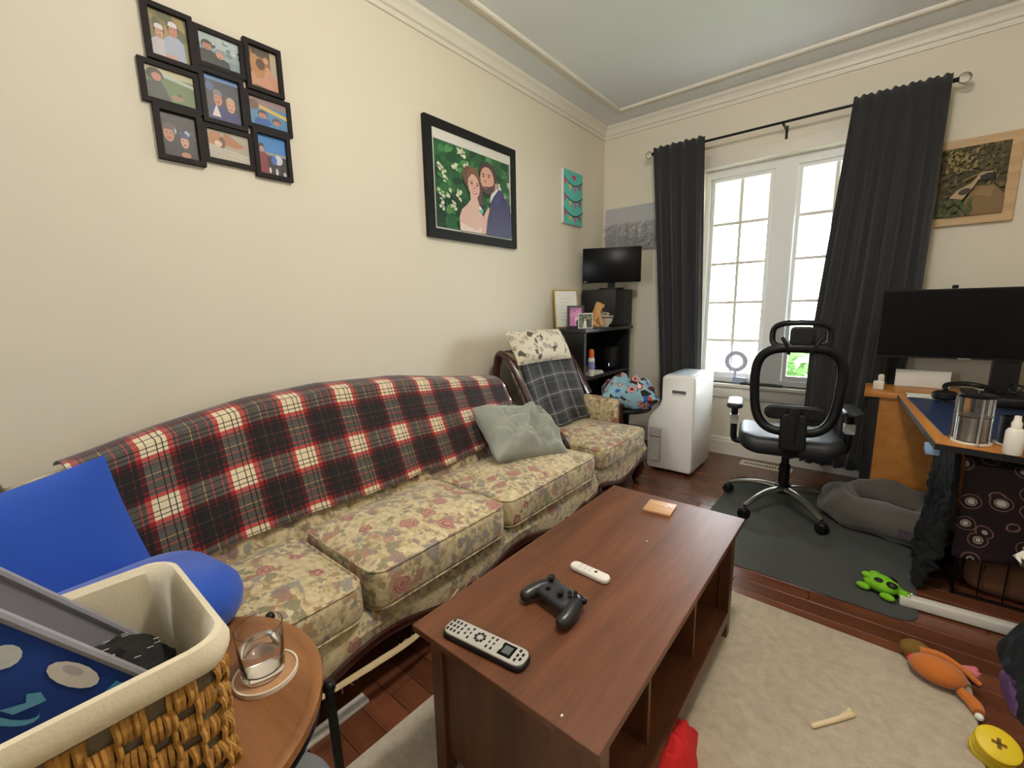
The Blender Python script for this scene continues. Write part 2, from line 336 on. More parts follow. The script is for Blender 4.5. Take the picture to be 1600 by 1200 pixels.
def clip(poly):
    for ax, lim, sg in ((0, 0, 1), (0, 1, -1), (1, 0, 1), (1, 1, -1)):
        out = []
        for i, p in enumerate(poly):
            q = poly[i-1]; ip, iq = (p[ax]-lim)*sg >= 0, (q[ax]-lim)*sg >= 0
            if ip != iq:
                t = (lim-q[ax])/(p[ax]-q[ax]); out.append((q[0]+t*(p[0]-q[0]), q[1]+t*(p[1]-q[1])))
            if ip: out.append(p)
        poly = out
        if not poly: return []
    return poly
def printed(name, polys, org, U, V, parent, m='print', step=.00006):
    """flat print: coloured shapes laid out in 0..1 on a rectangle spanned by U and V"""
    b = bm_(); L = b.loops.layers.color.new('Col'); org, U, V = Vector(org), Vector(U), Vector(V); N = U.cross(V).normalized(); k = 0
    for c, poly in polys:
        poly = clip(poly)
        if len(poly) < 3: continue
        f = b.faces.new([b.verts.new(org+U*x+V*y+N*(k*step)) for x, y in poly]); k += 1
        for lp in f.loops: lp[L] = tuple(v/255 for v in c)+(1,)
    me = bpy.data.meshes.new(name); b.to_mesh(me); b.free(); me.materials.append(M[m])
    o = bpy.data.objects.new(name, me); COL.objects.link(o); o.parent = parent
    if parent in WORLD: o.matrix_parent_inverse = WORLD[parent].inverted()
    return o
FULL = [(0, 0), (1, 0), (1, 1), (0, 1)]
def rect(x0, y0, x1, y1): return [(x0, y0), (x1, y0), (x1, y1), (x0, y1)]
# ================================================================== SETTING
YW, XR, YB, ZC = 3.7565, 3.15, -2.4, 2.75
floor = struct(O('floor', B(-.02, XR, YB, YW+.02, -.06, -.012), 'sub', smooth=False))
pw = .0835; y = YW; row = 0; pool = {}
while y > -.62:
    x = 0; r2 = random.Random(row); first = True
    while x < XR-.01:
        ln = r2.choice((.55, .75, .95, 1.15)); ln = ln*(.35+.65*r2.random()) if first else ln; first = False
        ln = round(min(ln, XR-x), 3)
        if XR-x-ln < .12: ln = round(XR-x, 3)
        if ln not in pool: pool[ln] = O('plank', B(0, ln-.0015, -pw+.0012, 0, -.012, 0, bev=.0012, seg=1), 'plank', floor, smooth=False); pk = pool[ln]
        else: pk = pool[ln].copy(); COL.objects.link(pk)
        pk.location = (x, y, 0); x += ln
    y -= pw; row += 1
struct(O('floor_back', B(0, XR, YB, y-.001, -.012, 0), 'plank', smooth=False))
struct(O('ceiling', B(-.1, XR, YB, YW+.1, ZC, ZC+.08), 'ceil', smooth=False))
struct(O('wall_left', B(-.12, 0, YB, YW+.2, -.06, ZC), 'wall', smooth=False))
struct(O('wall_right', B(XR, XR+.12, YB, YW+.2, -.06, ZC), 'wall', smooth=False))
b = bm_()
for a in ((-.12, .5, -.06, ZC), (.9, XR+.12, -.06, ZC), (.5, .9, -.06, 1.2), (.5, .9, 2.1, ZC)): box(b, a[0], a[1], YB-.12, YB, a[2], a[3])  # gap left for the added fill window
struct(O('wall_back', b, 'wall', smooth=False))
wb = T('window_2', 'narrow white window added for fill light in the unseen wall opposite the curtains', None, (.7, YB, 1.2), kind='structure')  # invented window, out of view, lets in extra daylight as fill
b = bm_()
for a in ((.42, .5, 1.12, 2.18), (.9, .98, 1.12, 2.18), (.5, .9, 2.1, 2.18), (.5, .9, 1.12, 1.2), (.69, .71, 1.2, 2.1)): box(b, a[0], a[1], YB-.1, YB+.02, a[2], a[3])
O('window_frame', b, 'white', wb, smooth=False); O('pane', B(.5, .9, YB-.06, YB-.056, 1.2, 2.1), 'glass', wb, smooth=False)
WX0, WX1, WZ0, WZ1 = .86, 1.97, .585, 2.235
b = bm_(); TH = .2
box(b, 0, WX0, YW, YW+TH, -.06, ZC); box(b, WX1, XR, YW, YW+TH, -.06, ZC); box(b, WX0, WX1, YW, YW+TH, -.06, WZ0); box(b, WX0, WX1, YW, YW+TH, WZ1, ZC)
struct(O('wall_far', b, 'wall', smooth=False))
def sweep_prof(prof, run):      # prof: (out, z); run 'L' along left wall, 'F' along far wall (mitred at the corner)
    b = bm_()
    if run == 'L': A = [(o, YB, z) for o, z in prof]; C = [(o, YW-o, z) for o, z in prof]
    elif run == 'F': A = [(o, YW-o, z) for o, z in prof]; C = [(XR, YW-o, z) for o, z in prof]
    return loft(b, [A, C])
crown = [(.0, 2.648), (.012, 2.648), (.014, 2.660), (.008, 2.664), (.010, 2.674), (.022, 2.680), (.024, 2.690), (.026, 2.70), (.034, 2.715), (.047, 2.728), (.05, 2.749), (0, 2.749)]
bead = [(.215, 2.7499), (.215, 2.744), (.226, 2.741), (.232, 2.745), (.245, 2.744), (.256, 2.741), (.26, 2.735), (.274, 2.732), (.282, 2.738), (.284, 2.7499)]
base = [(0, 0), (.017, 0), (.017, .105), (.013, .115), (.013, .128), (.006, .14), (0, .142)]
for i, (pr, nm) in enumerate(((crown, 'trim'), (bead, 'trim'), (base, 'baseboard'))):
    for k, side in (('L', 'left'), ('F', 'far')):
        struct(O(f'{nm}_{side}' if nm == 'baseboard' else f'trim_{i*2+(1 if k=="L" else 2)}', sweep_prof(pr, k), 'white', smooth=False))
# window
win = T('window_1', 'white double casement window with muntin bars between the dark curtains', None, (1.415, YW, WZ0), kind='structure')
b = bm_()
for x0, x1, z0, z1 in ((WX0-.085, WX0, WZ0, WZ1+.09), (WX1, WX1+.085, WZ0, WZ1+.09), (WX0, WX1, WZ1, WZ1+.09)): box(b, x0, x1, YW-.02, YW, z0, z1, bev=.004)
O('casing', b, 'white', win)
b = bm_(); FY = YW+.075
box(b, WX0, WX0+.035, FY, FY+.1, WZ0, WZ1); box(b, WX1-.035, WX1, FY, FY+.1, WZ0, WZ1); box(b, WX0+.035, WX1-.035, FY, FY+.1, WZ1-.06, WZ1); box(b, WX0+.035, WX1-.035, FY, FY+.1, WZ0, WZ0+.035)
box(b, 1.335, 1.475, FY, FY+.1, WZ0+.035, WZ1-.06)
O('window_frame', b, 'vinyl', win, smooth=False)
O('window_sill', B(WX0-.11, WX1+.11, YW-.045, YW+.075, WZ0-.025, WZ0, bev=.005), 'white', win)
O('apron', B(WX0-.085, WX1+.085, YW-.018, YW, WZ0-.115, WZ0-.025, bev=.004), 'white', win)
for gx0, gx1 in ((.9, 1.33), (1.48, 1.93)):
    sf = bm_(); y0, y1 = FY+.02, FY+.06; z0, z1 = WZ0+.037, WZ1-.062; t = .026
    for a in ((gx0, gx0+t, z0, z1), (gx1-t, gx1, z0, z1), (gx0+t, gx1-t, z1-t, z1), (gx0+t, gx1-t, z0, z0+t+.012)): box(sf, a[0], a[1], y0, y1, a[2], a[3])
    sash = O('sash', sf, 'vinyl', win, smooth=False)
    O('pane', surf(lambda u, v: (gx0+t+(gx1-gx0-2*t)*u, FY+.047, z0+t+(z1-z0-2*t)*v), 1, 1), 'glass', sash, smooth=False)
    mx = (gx0+gx1)/2
    O('muntin', B(mx-.011, mx+.011, FY+.036, FY+.044, z0+t, z1-t), 'white', sash, smooth=False)
    for zz in (1.83, 1.527, 1.222, .919): O('muntin', B(gx0+t, gx1-t, FY+.0365, FY+.0435, zz-.011, zz+.011), 'white', sash, smooth=False)
# porch and street outside
porch = T('porch_roof', 'white ribbed vinyl porch soffit and beam outside the window', 'porch roof', (1.4, 5, 2.36))
O('soffit', B(-3, 6, YW+.21, 6.1, 2.38, 2.42), 'soffit', porch, smooth=False)
rb = None
for i in range(36):
    x = -1.6+i*.115
    if rb is None: rb = O('rib', B(-.012, .012, YW+.22, 5.98, 2.366, 2.38), 'soffit', porch, smooth=False); rb.location.x = x
    else: c = rb.copy(); COL.objects.link(c); c.location.x = x
O('beam', B(-3, 6, 5.98, 6.14, 2.19, 2.379), 'soffit', porch, smooth=False)
tag(O('porch_floor', B(-3, 6, YW+.21, 6.2, -.25, -.1), 'street', smooth=False), 'grey concrete porch floor outside the window', 'porch floor', kind='structure')
tag(O('lawn', B(-25, 25, 6.21, 40, -.6, -.4), 'lawn', smooth=False), 'sunlit lawn and pavement beyond the porch', 'lawn', kind='structure')
nh = T('neighbour_house', 'pale house with a gable roof across the street', 'house', (4.2, 17, -.4))
O('wall', B(1.5, 7.5, 15, 20, -.4, 2.6), 'house', nh, smooth=False)
b = bm_(); loft(b, [[(1.1, y_, 2.6), (7.9, y_, 2.6), (4.5, y_, 5.4)] for y_ in (14.7, 20.2)]); O('roof', b, 'roof', nh, smooth=False)
for wx in (2.4, 5.4): O('window', B(wx, wx+1.1, 14.96, 15.02, .8, 2), 'blackgl', nh, smooth=False)
for (sx, sy, sr, lb) in ((1.2, 7.6, .55, 'round green shrub on the lawn outside the window'),):
    b = bm_(); r2 = random.Random(int(sx*10))
    for i in range(260):
        v = Vector((r2.gauss(0, 1), r2.gauss(0, 1), r2.gauss(0, 1))).normalized()*sr*(.7+.3*r2.random())
        c = Vector((sx, sy, -.4+sr))+v; a = Vector((r2.gauss(0, 1), r2.gauss(0, 1), r2.gauss(0, 1))).normalized()*.09; d = v.cross(a).normalized()*.05
        b.faces.new([b.verts.new(c+q) for q in (-a, d, a, -d)])
    sh = T('shrub', lb, 'shrub', (sx, sy, -.4)); lf = O('leaves', b, 'dgreen', sh, smooth=False); lf['kind'] = 'stuff'
    O('stem', tube([(sx, sy, -.42), (sx, sy, .1)], .03), 'plbrown', sh)
# ceiling lamp (behind the camera)
lm = T('ceiling_lamp', 'round flush ceiling lamp with a frosted bowl in the room centre', 'lamp', (LAMP_LOC[0], LAMP_LOC[1], ZC))
O('canopy', lathe([(.0, ZC), (.17, ZC), (.17, ZC-.02), (.15, ZC-.035), (.0, ZC-.035)], 32, mtx=TR((LAMP_LOC[0], LAMP_LOC[1], 0))), 'brass', lm)
O('lamp_shade', lathe([(.15, ZC-.036), (.148, ZC-.055), (.12, ZC-.085), (.07, ZC-.1), (.0, ZC-.105)], 32, mtx=TR((LAMP_LOC[0], LAMP_LOC[1], 0))), 'lamp', lm)
ll = bpy.data.lights.new('lamp_light', 'POINT'); ll.energy = LAMP_W; ll.shadow_soft_size = .12; ll.color = (1, .93, .84)
lo = bpy.data.objects.new('lamp_light', ll); COL.objects.link(lo); lo.location = (LAMP_LOC[0], LAMP_LOC[1], ZC-.13)
# ================================================================== SOFA
def arch(y):    # camel-back height along the sofa
    pts = [(-.06, .735), (.04, .75), (.11, .765), (.34, .82), (.62, .868), (.9, .885), (1.25, .868), (1.63, .823), (2.0, .775), (2.08, .76)]
    for (a, za), (c, zc) in zip(pts, pts[1:]):
        if y <= c: t = max(0, (y-a)/(c-a)); return za+(zc-za)*t
    return pts[-1][1]
def back_x(z, top): # inclined front face of a back
    return .24+(.47-.24)*max(0, min(1, (top-z)/(top-.36)))
sofa = T('sofa', 'floral tapestry three-seat sofa with carved mahogany frame against the cream wall', 'sofa', (.5, 1.0, 0))
SY0, SY1 = -.02, 2.04
def sofa_back(u, v, front=True, puff=0):
    y = SY0+(SY1-SY0)*u; top = arch(y)-.012
    ch = .016*abs(math.sin(u*PI*19))**.6
    z0 = .24
    if v < .72: z = z0+(top-.05-z0)*v/.72; return (back_x(z, top)+ch-.016, y, z)
    a = (v-.72)/.28*PI*.95; return (.155+(.085)*math.cos(a)+(ch-.016)*max(0, math.cos(a)), y, top-.05+.05*math.sin(a))
o = O('backrest', surf(sofa_back, 152, 26), 'floral', sofa, label='channel-tufted floral backrest'); solid(o, .05)
bk = bm_(); loft(bk, [[(.075, SY0+(SY1-SY0)*i/20, .22), (.15, SY0+(SY1-SY0)*i/20, .22), (.15, SY0+(SY1-SY0)*i/20, arch(SY0+(SY1-SY0)*i/20)-.08), (.075, SY0+(SY1-SY0)*i/20, arch(SY0+(SY1-SY0)*i/20)-.06)] for i in range(21)])
O('back_frame', bk, 'frame_wood', sofa)
for yy in (SY0-.022, SY1+.018):
    O('back_post', tube(smooth_pts([(.1, yy, .2), (.11, yy, .55), (.13, yy, arch(yy)-.02), (.2, yy, arch(yy)-.02), (.28, yy, arch(yy)-.14), (.36, yy, .58), (.44, yy, .47)], 5), .022, 10), 'frame_wood', sofa)
# base, scalloped front rail
def rail_z(y):
    t = (y-SY0)/(SY1-SY0); return .165+.03*math.cos(t*PI*6)+(.02 if .06 < t < .94 else 0)
def base_box(x0, x1, y0, y1, zf, zt, n=60):
    b = bm_(); loft(b, [[(x0, y0+(y1-y0)*i/n, zf(y0+(y1-y0)*i/n)+.02), (x1, y0+(y1-y0)*i/n, zf(y0+(y1-y0)*i/n)), (x1+.012, y0+(y1-y0)*i/n, (zf(y0+(y1-y0)*i/n)+zt)/2), (x1-.01, y0+(y1-y0)*i/n, zt), (x0, y0+(y1-y0)*i/n, zt)] for i in range(n+1)]); return b
O('seat_base', base_box(.16, .9, SY0+.01, SY1-.005, rail_z, .30), 'floral', sofa)
tr = O('front_rail', tube([(.9, SY0+(SY1-SY0)*i/70, rail_z(SY0+(SY1-SY0)*i/70)-.008) for i in range(71)], .016, 8), 'frame_wood', sofa, label='carved dark wood rail along the sofa front')
for yy in (.36, 1.045, 1.72): O('carved_knee', ball((.905, yy, rail_z(yy)-.01), .03, scale=(.8, 1.1, 1.2)), 'frame_wood', tr)
O('torn_webbing', tube(smooth_pts([(.925, .36, .172), (.93, .5, .165), (.93, .62, .155), (.932, .75, .15), (.93, .86, .165), (.92, .97, .205)], 6), lambda t: .004+.009*math.sin(PI*min(1, t+.08)), 8, flat=.5), 'cream2', sofa, label='torn cream webbing hanging from the rail')
b = bm_(); r2 = random.Random(3)
for i in range(16):
    yy = .38+.56*r2.random(); tube([(.925, yy, .16), (.93+r2.uniform(-.01, .012), yy+r2.uniform(-.02, .02), .12+r2.uniform(0, .03))], .0012, 4, b)
o = O('loose_threads', b, 'cream', sofa); o['kind'] = 'stuff'
def cab_leg(parent, x, y, sx=1):
    O('leg', tube(smooth_pts([(x, y, .19), (x+.035*sx, y, .14), (x+.02*sx, y, .08), (x-.005*sx, y, .035), (x+.02*sx, y, .0)], 5), lambda t: .034-.02*t if t < .8 else .018+.02*(t-.8), 9), 'frame_wood', parent)
for x, y, s in ((.85, .04, 1), (.85, 1.045, 1), (.85, 1.985, 1), (.2, .04, -1), (.2, 1.985, -1)): cab_leg(sofa, x, y, s)
def piping(parent, w, d, rp, z, loc):
    O('piping', tube([(loc[0]+x, loc[1]+y, z) for x, y in rrect(w, d, rp, 5)], .0045, 6, closed=True), 'floral', parent)
for cy, wd, h, dx in ((.315, .615, .145, .0), (.937, .62, .16, .012), (1.63, .745, .15, 0)):
    c = O('seat_cushion', slab(.455, wd-.012, h-.02, .05, .03, .03, 6, mtx=TR((.6975+dx, cy, .302))), 'floral', sofa)
    piping(c, .443, wd-.022, .05, .302+h-.028, (.6975+dx, cy)); piping(c, .443, wd-.022, .05, .312, (.6975+dx, cy))
for sd, ya, yb in ((0, SY0-.1, SY0-.005), (1, 2.0, 2.075)):   # low upholstered arms
    ar = O('armrest', slab(.44, yb-ya, .2, .03, .03, .01, mtx=TR((.42, (ya+yb)/2, .27))), 'floral', sofa)
    O('arm_wood', tube(smooth_pts([(.42, (ya+yb)/2, .5), (.58, (ya+yb)/2, .49), (.68, (ya+yb)/2, .46), (.7, (ya+yb)/2, .38), (.66, (ya+yb)/2, .25)], 5), .024, 9), 'frame_wood', ar)
# red plaid throw
def throw(u, v):
    y = .105+(1.985-.105)*u
    wob = .004*noise.noise(Vector((u*9, v*5, 2)))+.006*noise.noise(Vector((u*4, v*2, 7)))
    top = arch(y)+.016; g = (.47-.24)/(top-.36); cs = 1/math.hypot(1, g)
    zb = .468+.014*math.sin(u*7+.6)+.012*noise.noise(Vector((u*6, 1, 1)))-(.045*(1-u/.4) if u < .4 else 0)
    L = .1+(top-.02-zb)/cs
    s = v*L - .1                     # arc length, 0 at the front top edge
    if s < 0:
        a = min(1, -s/.1); return (.259-.155*a, y-.02*a, top-.02+.026*math.sin(PI*a*.8)-.02*a*a+wob)
    g = (.47-.24)/(top-.36); cs = 1/math.hypot(1, g); z = top-.02-s*cs
    x = .247+g*s*cs+.012+wob
    fold = .010*math.sin(u*23+v*2)*v*v
    return (x+abs(fold), y+.03*(v-.3)*(u-.5), z)
th = O('plaid_throw', surf(throw, 130, 60, lambda u, v: (u*1.95+.03, v*.56+.11)), 'redplaid'); solid(th, .006, 1)
tag(th, 'red, black and white plaid fleece throw draped over the sofa back', 'throw blanket')
# grey pillow, blue pillows
tag(O('throw_pillow', pillow(.46, .36, .19, 40, .09, 4, .06, frm((.60, 1.75, .56), (.30, 1, -.16), (-.68, .16, .48))), 'grey_vel'), 'crumpled sage-grey velour pillow lying on the sofa', 'pillow')
pb = T('blue_pillow', 'plain blue cotton pillow standing against the sofa back behind the basket', 'pillow', (.5, .0, .45))
O('pillow_body', pillow(.62, .42, .13, 20, .01, 2, .03, frm((.52, -.105, .585), (.04, 1, .20), (-.26, .0, .93))), 'blue', pb)
tag(O('blue_pillow', slab(.38, .40, .13, .12, .06, .015, 8, mtx=frm((.80, .115, .485), (1, .1, .10), (-.1, 1, .0))), 'blue'), 'bright blue pillow lying flat on the sofa seat beside the basket', 'pillow')
# ================================================================== ARMCHAIR
ch = T('armchair', 'floral tapestry armchair with dark wood frame between sofa and bookcase', 'armchair', (.5, 2.43, 0))
CY0, CY1 = 2.10, 2.80
def ctop(y): t = (y-CY0)/(CY1-CY0); return .92+.03*math.sin(PI*t)
def chair_back(u, v):
    y = CY0+.035+(CY1-CY0-.07)*u; top = ctop(y)
    if v < .72: z = .25+(top-.05-.25)*v/.72; return (back_x(z, top), y, z)
    a = (v-.72)/.28*PI*.95; return (.155+.085*math.cos(a), y, top-.05+.05*math.sin(a))
o = O('backrest', surf(chair_back, 20, 26), 'floral', ch); solid(o, .07)
for yy in (CY0+.012, CY1-.012):
    O('back_post', tube(smooth_pts([(.1, yy, .2), (.1, yy, .6), (.13, yy, .89), (.2, yy, .9), (.29, yy, .80), (.36, yy, .68), (.42, yy, .58)], 5), .024, 10), 'frame_wood', ch)
crail = lambda y: .17+.03*math.cos((y-CY0)/(CY1-CY0)*PI*2)
O('seat_base', base_box(.16, .86, CY0+.01, CY1-.01, crail, .29, 24), 'floral', ch)
O('front_rail', tube([(.862, CY0+.01+(CY1-CY0-.02)*i/30, crail(CY0+(CY1-CY0)*i/30)-.008) for i in range(31)], .014, 8), 'frame_wood', ch)
c = O('seat_cushion', slab(.5, .60, .13, .06, .03, .03, 6, mtx=TR((.655, 2.405, .292))), 'floral', ch); piping(c, .488, .588, .06, .41, (.655, 2.405))
for ya, yb, az in ((CY0, CY0+.075, .22), (CY1-.085, CY1, .30)):
    ar = O('armrest', slab(.44, yb-ya, az, .03, .03, .01, mtx=TR((.46, (ya+yb)/2, .27))), 'floral', ch)
    if ya > 2.3: O('arm_facing', tube(smooth_pts([(.685, (ya+yb)/2, .27+az-.03), (.69, (ya+yb)/2, .27+az*.5), (.70, (ya+yb)/2, .28)], 5), .016, 9), 'frame_wood', ar)
for x, y, s in ((.81, CY0+.05, 1), (.81, CY1-.05, 1), (.2, CY0+.05, -1), (.2, CY1-.05, -1)): cab_leg(ch, x, y, s)
def cthrow(u, v):
    y = CY0+.05+(.58)*u+.06*v*(u-.3); top = ctop(y)+.006; s = v*.70-.12
    if s < 0: a = -s/.12; return (.262-.15*a, y, top-.02+.026*math.sin(PI*a*.8)-.02*a*a)
    g = (.47-.24)/(top-.36); cs = 1/math.hypot(1, g); z = top-.02-s*cs
    return (.262+g*s*cs+.012*math.sin(u*15+v*2)*v, y, max(z, .445))
th = O('plaid_throw', surf(cthrow, 40, 40, lambda u, v: (u*.62, v*.72)), 'darkplaid'); solid(th, .006, 1)
tag(th, 'black and grey windowpane plaid throw over the armchair back', 'throw blanket')
tag(O('headrest_pillow', pillow(.58, .24, .12, 18, .01, 5, .03, frm((.265, 2.395, .955), (.05, 1, -.01), (-.5, 0, .87))), 'damask'), 'cream pillow with black medallion print atop the armchair back', 'pillow')
# ================================================================== RUG, MAT
tag(O('area_rug', slab(1.27, 2.75, .013, .02, .005, 0, mtx=TR((1.66, .49, 0), rz=-.03)), 'rug'), 'beige low-pile area rug under the coffee table', 'rug')
tag(O('floor_mat', slab(.9, 1.2, .006, .07, .002, 0, mtx=TR((1.79, 2.69, 0), rz=-.02)), 'mat_'), 'dark grey floor mat under the office chair', 'floor mat')
# ================================================================== COFFEE TABLE
TZ = .45
ct = T('coffee_table', 'dark walnut laminate coffee table with open cubbies and lower shelf', 'coffee table', (1.45, 1.1, .013))
X0, X1, Y0, Y1 = 1.197, 1.705, .567, 1.637
O('tabletop', B(X0, X1, Y0, Y1, TZ-.018, TZ, bev=.0015, seg=1), 'walnut', ct, smooth=False)
for yy in (Y0+.05, Y1-.07): O('end_panel', B(X0+.05, X1-.05, yy, yy+.016, .075, TZ-.018), 'walnut_dark', ct, smooth=False)
for xx in (X0+.018, X1-.056):
    for yy in (Y0+.038, Y1-.076): O('leg', B(xx, xx+.038, yy, yy+.038, .013, TZ-.018, bev=.002, seg=1), 'walnut_dark', ct, smooth=False)
O('lower_shelf', B(X0+.045, X1-.03, Y0+.066, Y1-.07, .10, .118), 'walnut', ct, smooth=False)
O('shelf_apron', B(X1-.03, X1-.018, Y0+.076, Y1-.076, .075, .118), 'walnut_dark', ct, smooth=False)
O('back_panel', B(X0+.03, X0+.044, Y0+.076, Y1-.076, .075, TZ-.018), 'walnut_dark', ct, smooth=False)
for f in (.33, .66):
    yy = Y0+(Y1-Y0)*f; O('divider', B(X0+.045, X1-.05, yy-.007, yy+.007, .118, TZ-.018), 'walnut_dark', ct, smooth=False)
# remote control
def btw(p, q): p, q = Vector(p), Vector(q); return math.atan2(q.y-p.y, q.x-p.x), (q-p).length, (p+q)/2
a, L_, c = btw(onz(700, 983, TZ), onz(824, 1043, TZ))
rc = T('remote_control', 'long silver and black remote control with small screen on coffee table', 'remote', (c.x, c.y, TZ), a, world=False)
def taper(w, d, h, re, k, pw=1.0, mtx=None):
    b = slab(w, d, h, .02, re, .002)
    for v in b.verts: t = v.co.x/w+.5; v.co.y *= 1-k*(math.sin(PI*t)**pw)*.5
    return b
O('body', taper(L_, .057, .014, .006, .14), 'black', rc); O('face_plate', taper(L_-.006, .052, .005, .002, .14, ), 'silver', rc, loc=(0, 0, .0125))
O('screen', B(.042, .076, -.018, .018, .0176, .0192, bev=.0008, seg=1), 'blackgl', rc); O('display', B(.05, .07, -.011, .011, .0192, .0196), mat('lcd_grey', (92, 100, 98), .3), rc)
b = bm_()
for gx, gn in ((-.098, 3), (-.088, 3), (-.078, 3), (-.066, 3), (-.052, 2), (-.04, 3), (.012, 3), (.024, 3), (.086, 3), (.096, 2)):
    for i in range(gn): box(b, gx-.0026, gx+.0026, (i-(gn-1)/2)*.0135-.0042, (i-(gn-1)/2)*.0135+.0042, .0176, .0196, bev=.0008, seg=1)
for i in range(8): t = 2*PI*i/8; box(b, -.014+.011*math.cos(t)-.0035, -.014+.011*math.cos(t)+.0035, .011*math.sin(t)-.0035, .011*math.sin(t)+.0035, .0176, .0196)
o = O('button_pad', b, 'black', rc, smooth=False); o['kind'] = 'stuff'
# game controller
c = onz(872, 955, TZ); gc = T('game_controller', 'dark grey gamepad with two thumbsticks on coffee table', 'game controller', (c.x-.012, c.y+.005, TZ), math.radians(-11), world=False)
b = slab(.128, .07, .03, .03, .013, .004, 6, mtx=TR((0, .012, .014)))
O('body', b, mat('gamepad_grey', (46, 47, 50), .38, var=.05), gc)
for s in (-1, 1):
    O('grip', tube(smooth_pts([(s*.045, .022, .026), (s*.056, .0, .026), (s*.064, -.028, .022), (s*.064, -.052, .018)], 5), lambda t: .023-.007*t if t < .9 else .0167-.05*(t-.9), 12), mat('gamepad_grip', (34, 35, 37), .32), gc)
for sx, sy in ((-.038, .024), (.02, -.002)):
    st = O('thumbstick', lathe([(.007, 0), (.006, .007), (.0095, .01), (.0095, .013), (.006, .012), (0, .0115)], 16), 'black', gc, loc=(sx, sy, .047))
O('direction_pad', box(B(-.027, -.013, -.0065, -.002, .046, .0495), -.0225, -.018, -.011, .0025, .046, .0495), 'black', gc, smooth=False)
for dx, dy in ((.010, 0), (-.010, 0), (0, .010), (0, -.010)): O('button', lathe([(.0052, 0), (.0052, .004), (.004, .0052), (0, .0055)], 12), 'black', gc, loc=(.038+dx, .024+dy, .046))
b = bm_()
for sx in (-.045, .045): O('shoulder_button', B(sx-.018, sx+.018, .036, .052, .022, .038, bev=.005), 'black', gc)
# white streaming remote
a, L_, c = btw(onz(893, 885, TZ), onz(952, 912, TZ)); sr = T('streaming_remote', 'small white pill-shaped remote on coffee table', 'remote', (c.x, c.y, TZ), a, world=False)
O('body', slab(L_, .036, .016, .0178, .006, .002, 8), 'bottle', sr); O('button', lathe([(.0045, 0), (.0045, .002), (0, .0025)], 14), 'black', sr, loc=(.02, 0, .0165))
for i, (x, y) in enumerate(((-.03, .006), (-.03, -.006), (-.014, .006), (-.014, -.006), (0.002, .006), (.002, -.006))): O('key', lathe([(.0035, 0), (.0035, .0012), (0, .0014)], 12), mat('pale_key', (206, 200, 186), .5), sr, loc=(x, y, .0168))
# square wooden coaster
c = onz(1031, 795, TZ); cs = T('wood_coaster', 'square pale wooden coaster at the far end of coffee table', 'coaster', (c.x, c.y, TZ), .1, world=False)
O('slab', B(-.05, .05, -.05, .05, 0, .009, bev=.0015), wood_mat('pale_wood', (178, 130, 88), (214, 170, 126), 0, .5, 3), cs)
b = bm_(); [ball((x, y, .0095), .006, b, 1, (1, 1, .25)) for x, y in ((.025, .03), (.036, .018), (.02, .01))]; O('shell_inlay', b, 'paper', cs)
for i, (px_, py_) in enumerate(((878, 1119), (1011, 846))): c = onz(px_, py_, TZ); tag(O('crumb', ball((c.x, c.y, TZ+.0015), .0025, None, 1, (1, 1.4, .6)), 'paper'), ('white crumb near the remote control end of the coffee table', 'white crumb near the square coaster on the coffee table')[i], 'crumb')
# ================================================================== SIDE TABLE, GLASS, BASKET
SZ = .5; SC = (1.10, .085)
stb = T('side_table', 'round wooden tray-top side table with black metal legs by the sofa', 'side table', (SC[0], SC[1], 0))
O('tabletop', lathe([(0, SZ-.022), (.262, SZ-.022), (.278, SZ-.012), (.278, SZ+.005), (.272, SZ+.007), (.258, SZ+.003), (.252, SZ), (0, SZ)], 64, mtx=TR((*SC, 0))), 'teak', stb)
for a in (57, 118, 290):
    a = math.radians(a); dx, dy = math.cos(a), math.sin(a)
    lg = O('leg', tube([(SC[0]+dx*(.29+.03*0), SC[1]+dy*.29, SZ-.005), (SC[0]+dx*.3, SC[1]+dy*.3, .0135)], .009, 10), 'blackmetal', stb); O('cap', ball((SC[0]+dx*.29, SC[1]+dy*.29, SZ-.004), .0125), 'blackmetal', lg)
O('ring_brace', tube([(SC[0]+.27*math.cos(2*PI*i/40), SC[1]+.27*math.sin(2*PI*i/40), SZ-.03) for i in range(40)], .006, 6, closed=True), 'blackmetal', stb)
c = onz(416, 1052, SZ+.004)
cst = T('cork_coaster', 'round cork coaster with white rim under the tumbler', 'coaster', (c.x, c.y, SZ))
O('disc', lathe([(0, SZ+.0005), (.053, SZ+.0005), (.053, SZ+.007), (0, SZ+.007)], 40, mtx=TR((c.x, c.y, 0))), 'cork', cst)
O('rim', ring([(.0535, SZ+.0005), (.057, SZ+.0005), (.057, SZ+.0095), (.0535, SZ+.0095)], 40, mtx=TR((c.x, c.y, 0))), 'ceram', cst)
gl = T('glass_tumbler', 'clear heavy-bottomed glass tumbler of water on the cork coaster', 'glass', (c.x-.004, c.y-.002, SZ+.008)); g0 = SZ+.008
O('glass_wall', lathe([(0, g0), (.036, g0), (.038, g0+.004), (.042, g0+.1), (.0405, g0+.1), (.0365, g0+.018), (.034, g0+.014), (0, g0+.014)], 40, mtx=TR((c.x-.004, c.y-.002, 0))), 'tumbler', gl)
O('water', lathe([(0, g0+.0145), (.0335, g0+.0145), (.0362, g0+.0185), (.0382, g0+.06), (0, g0+.06)], 40, mtx=TR((c.x-.004, c.y-.002, 0))), 'water', gl)
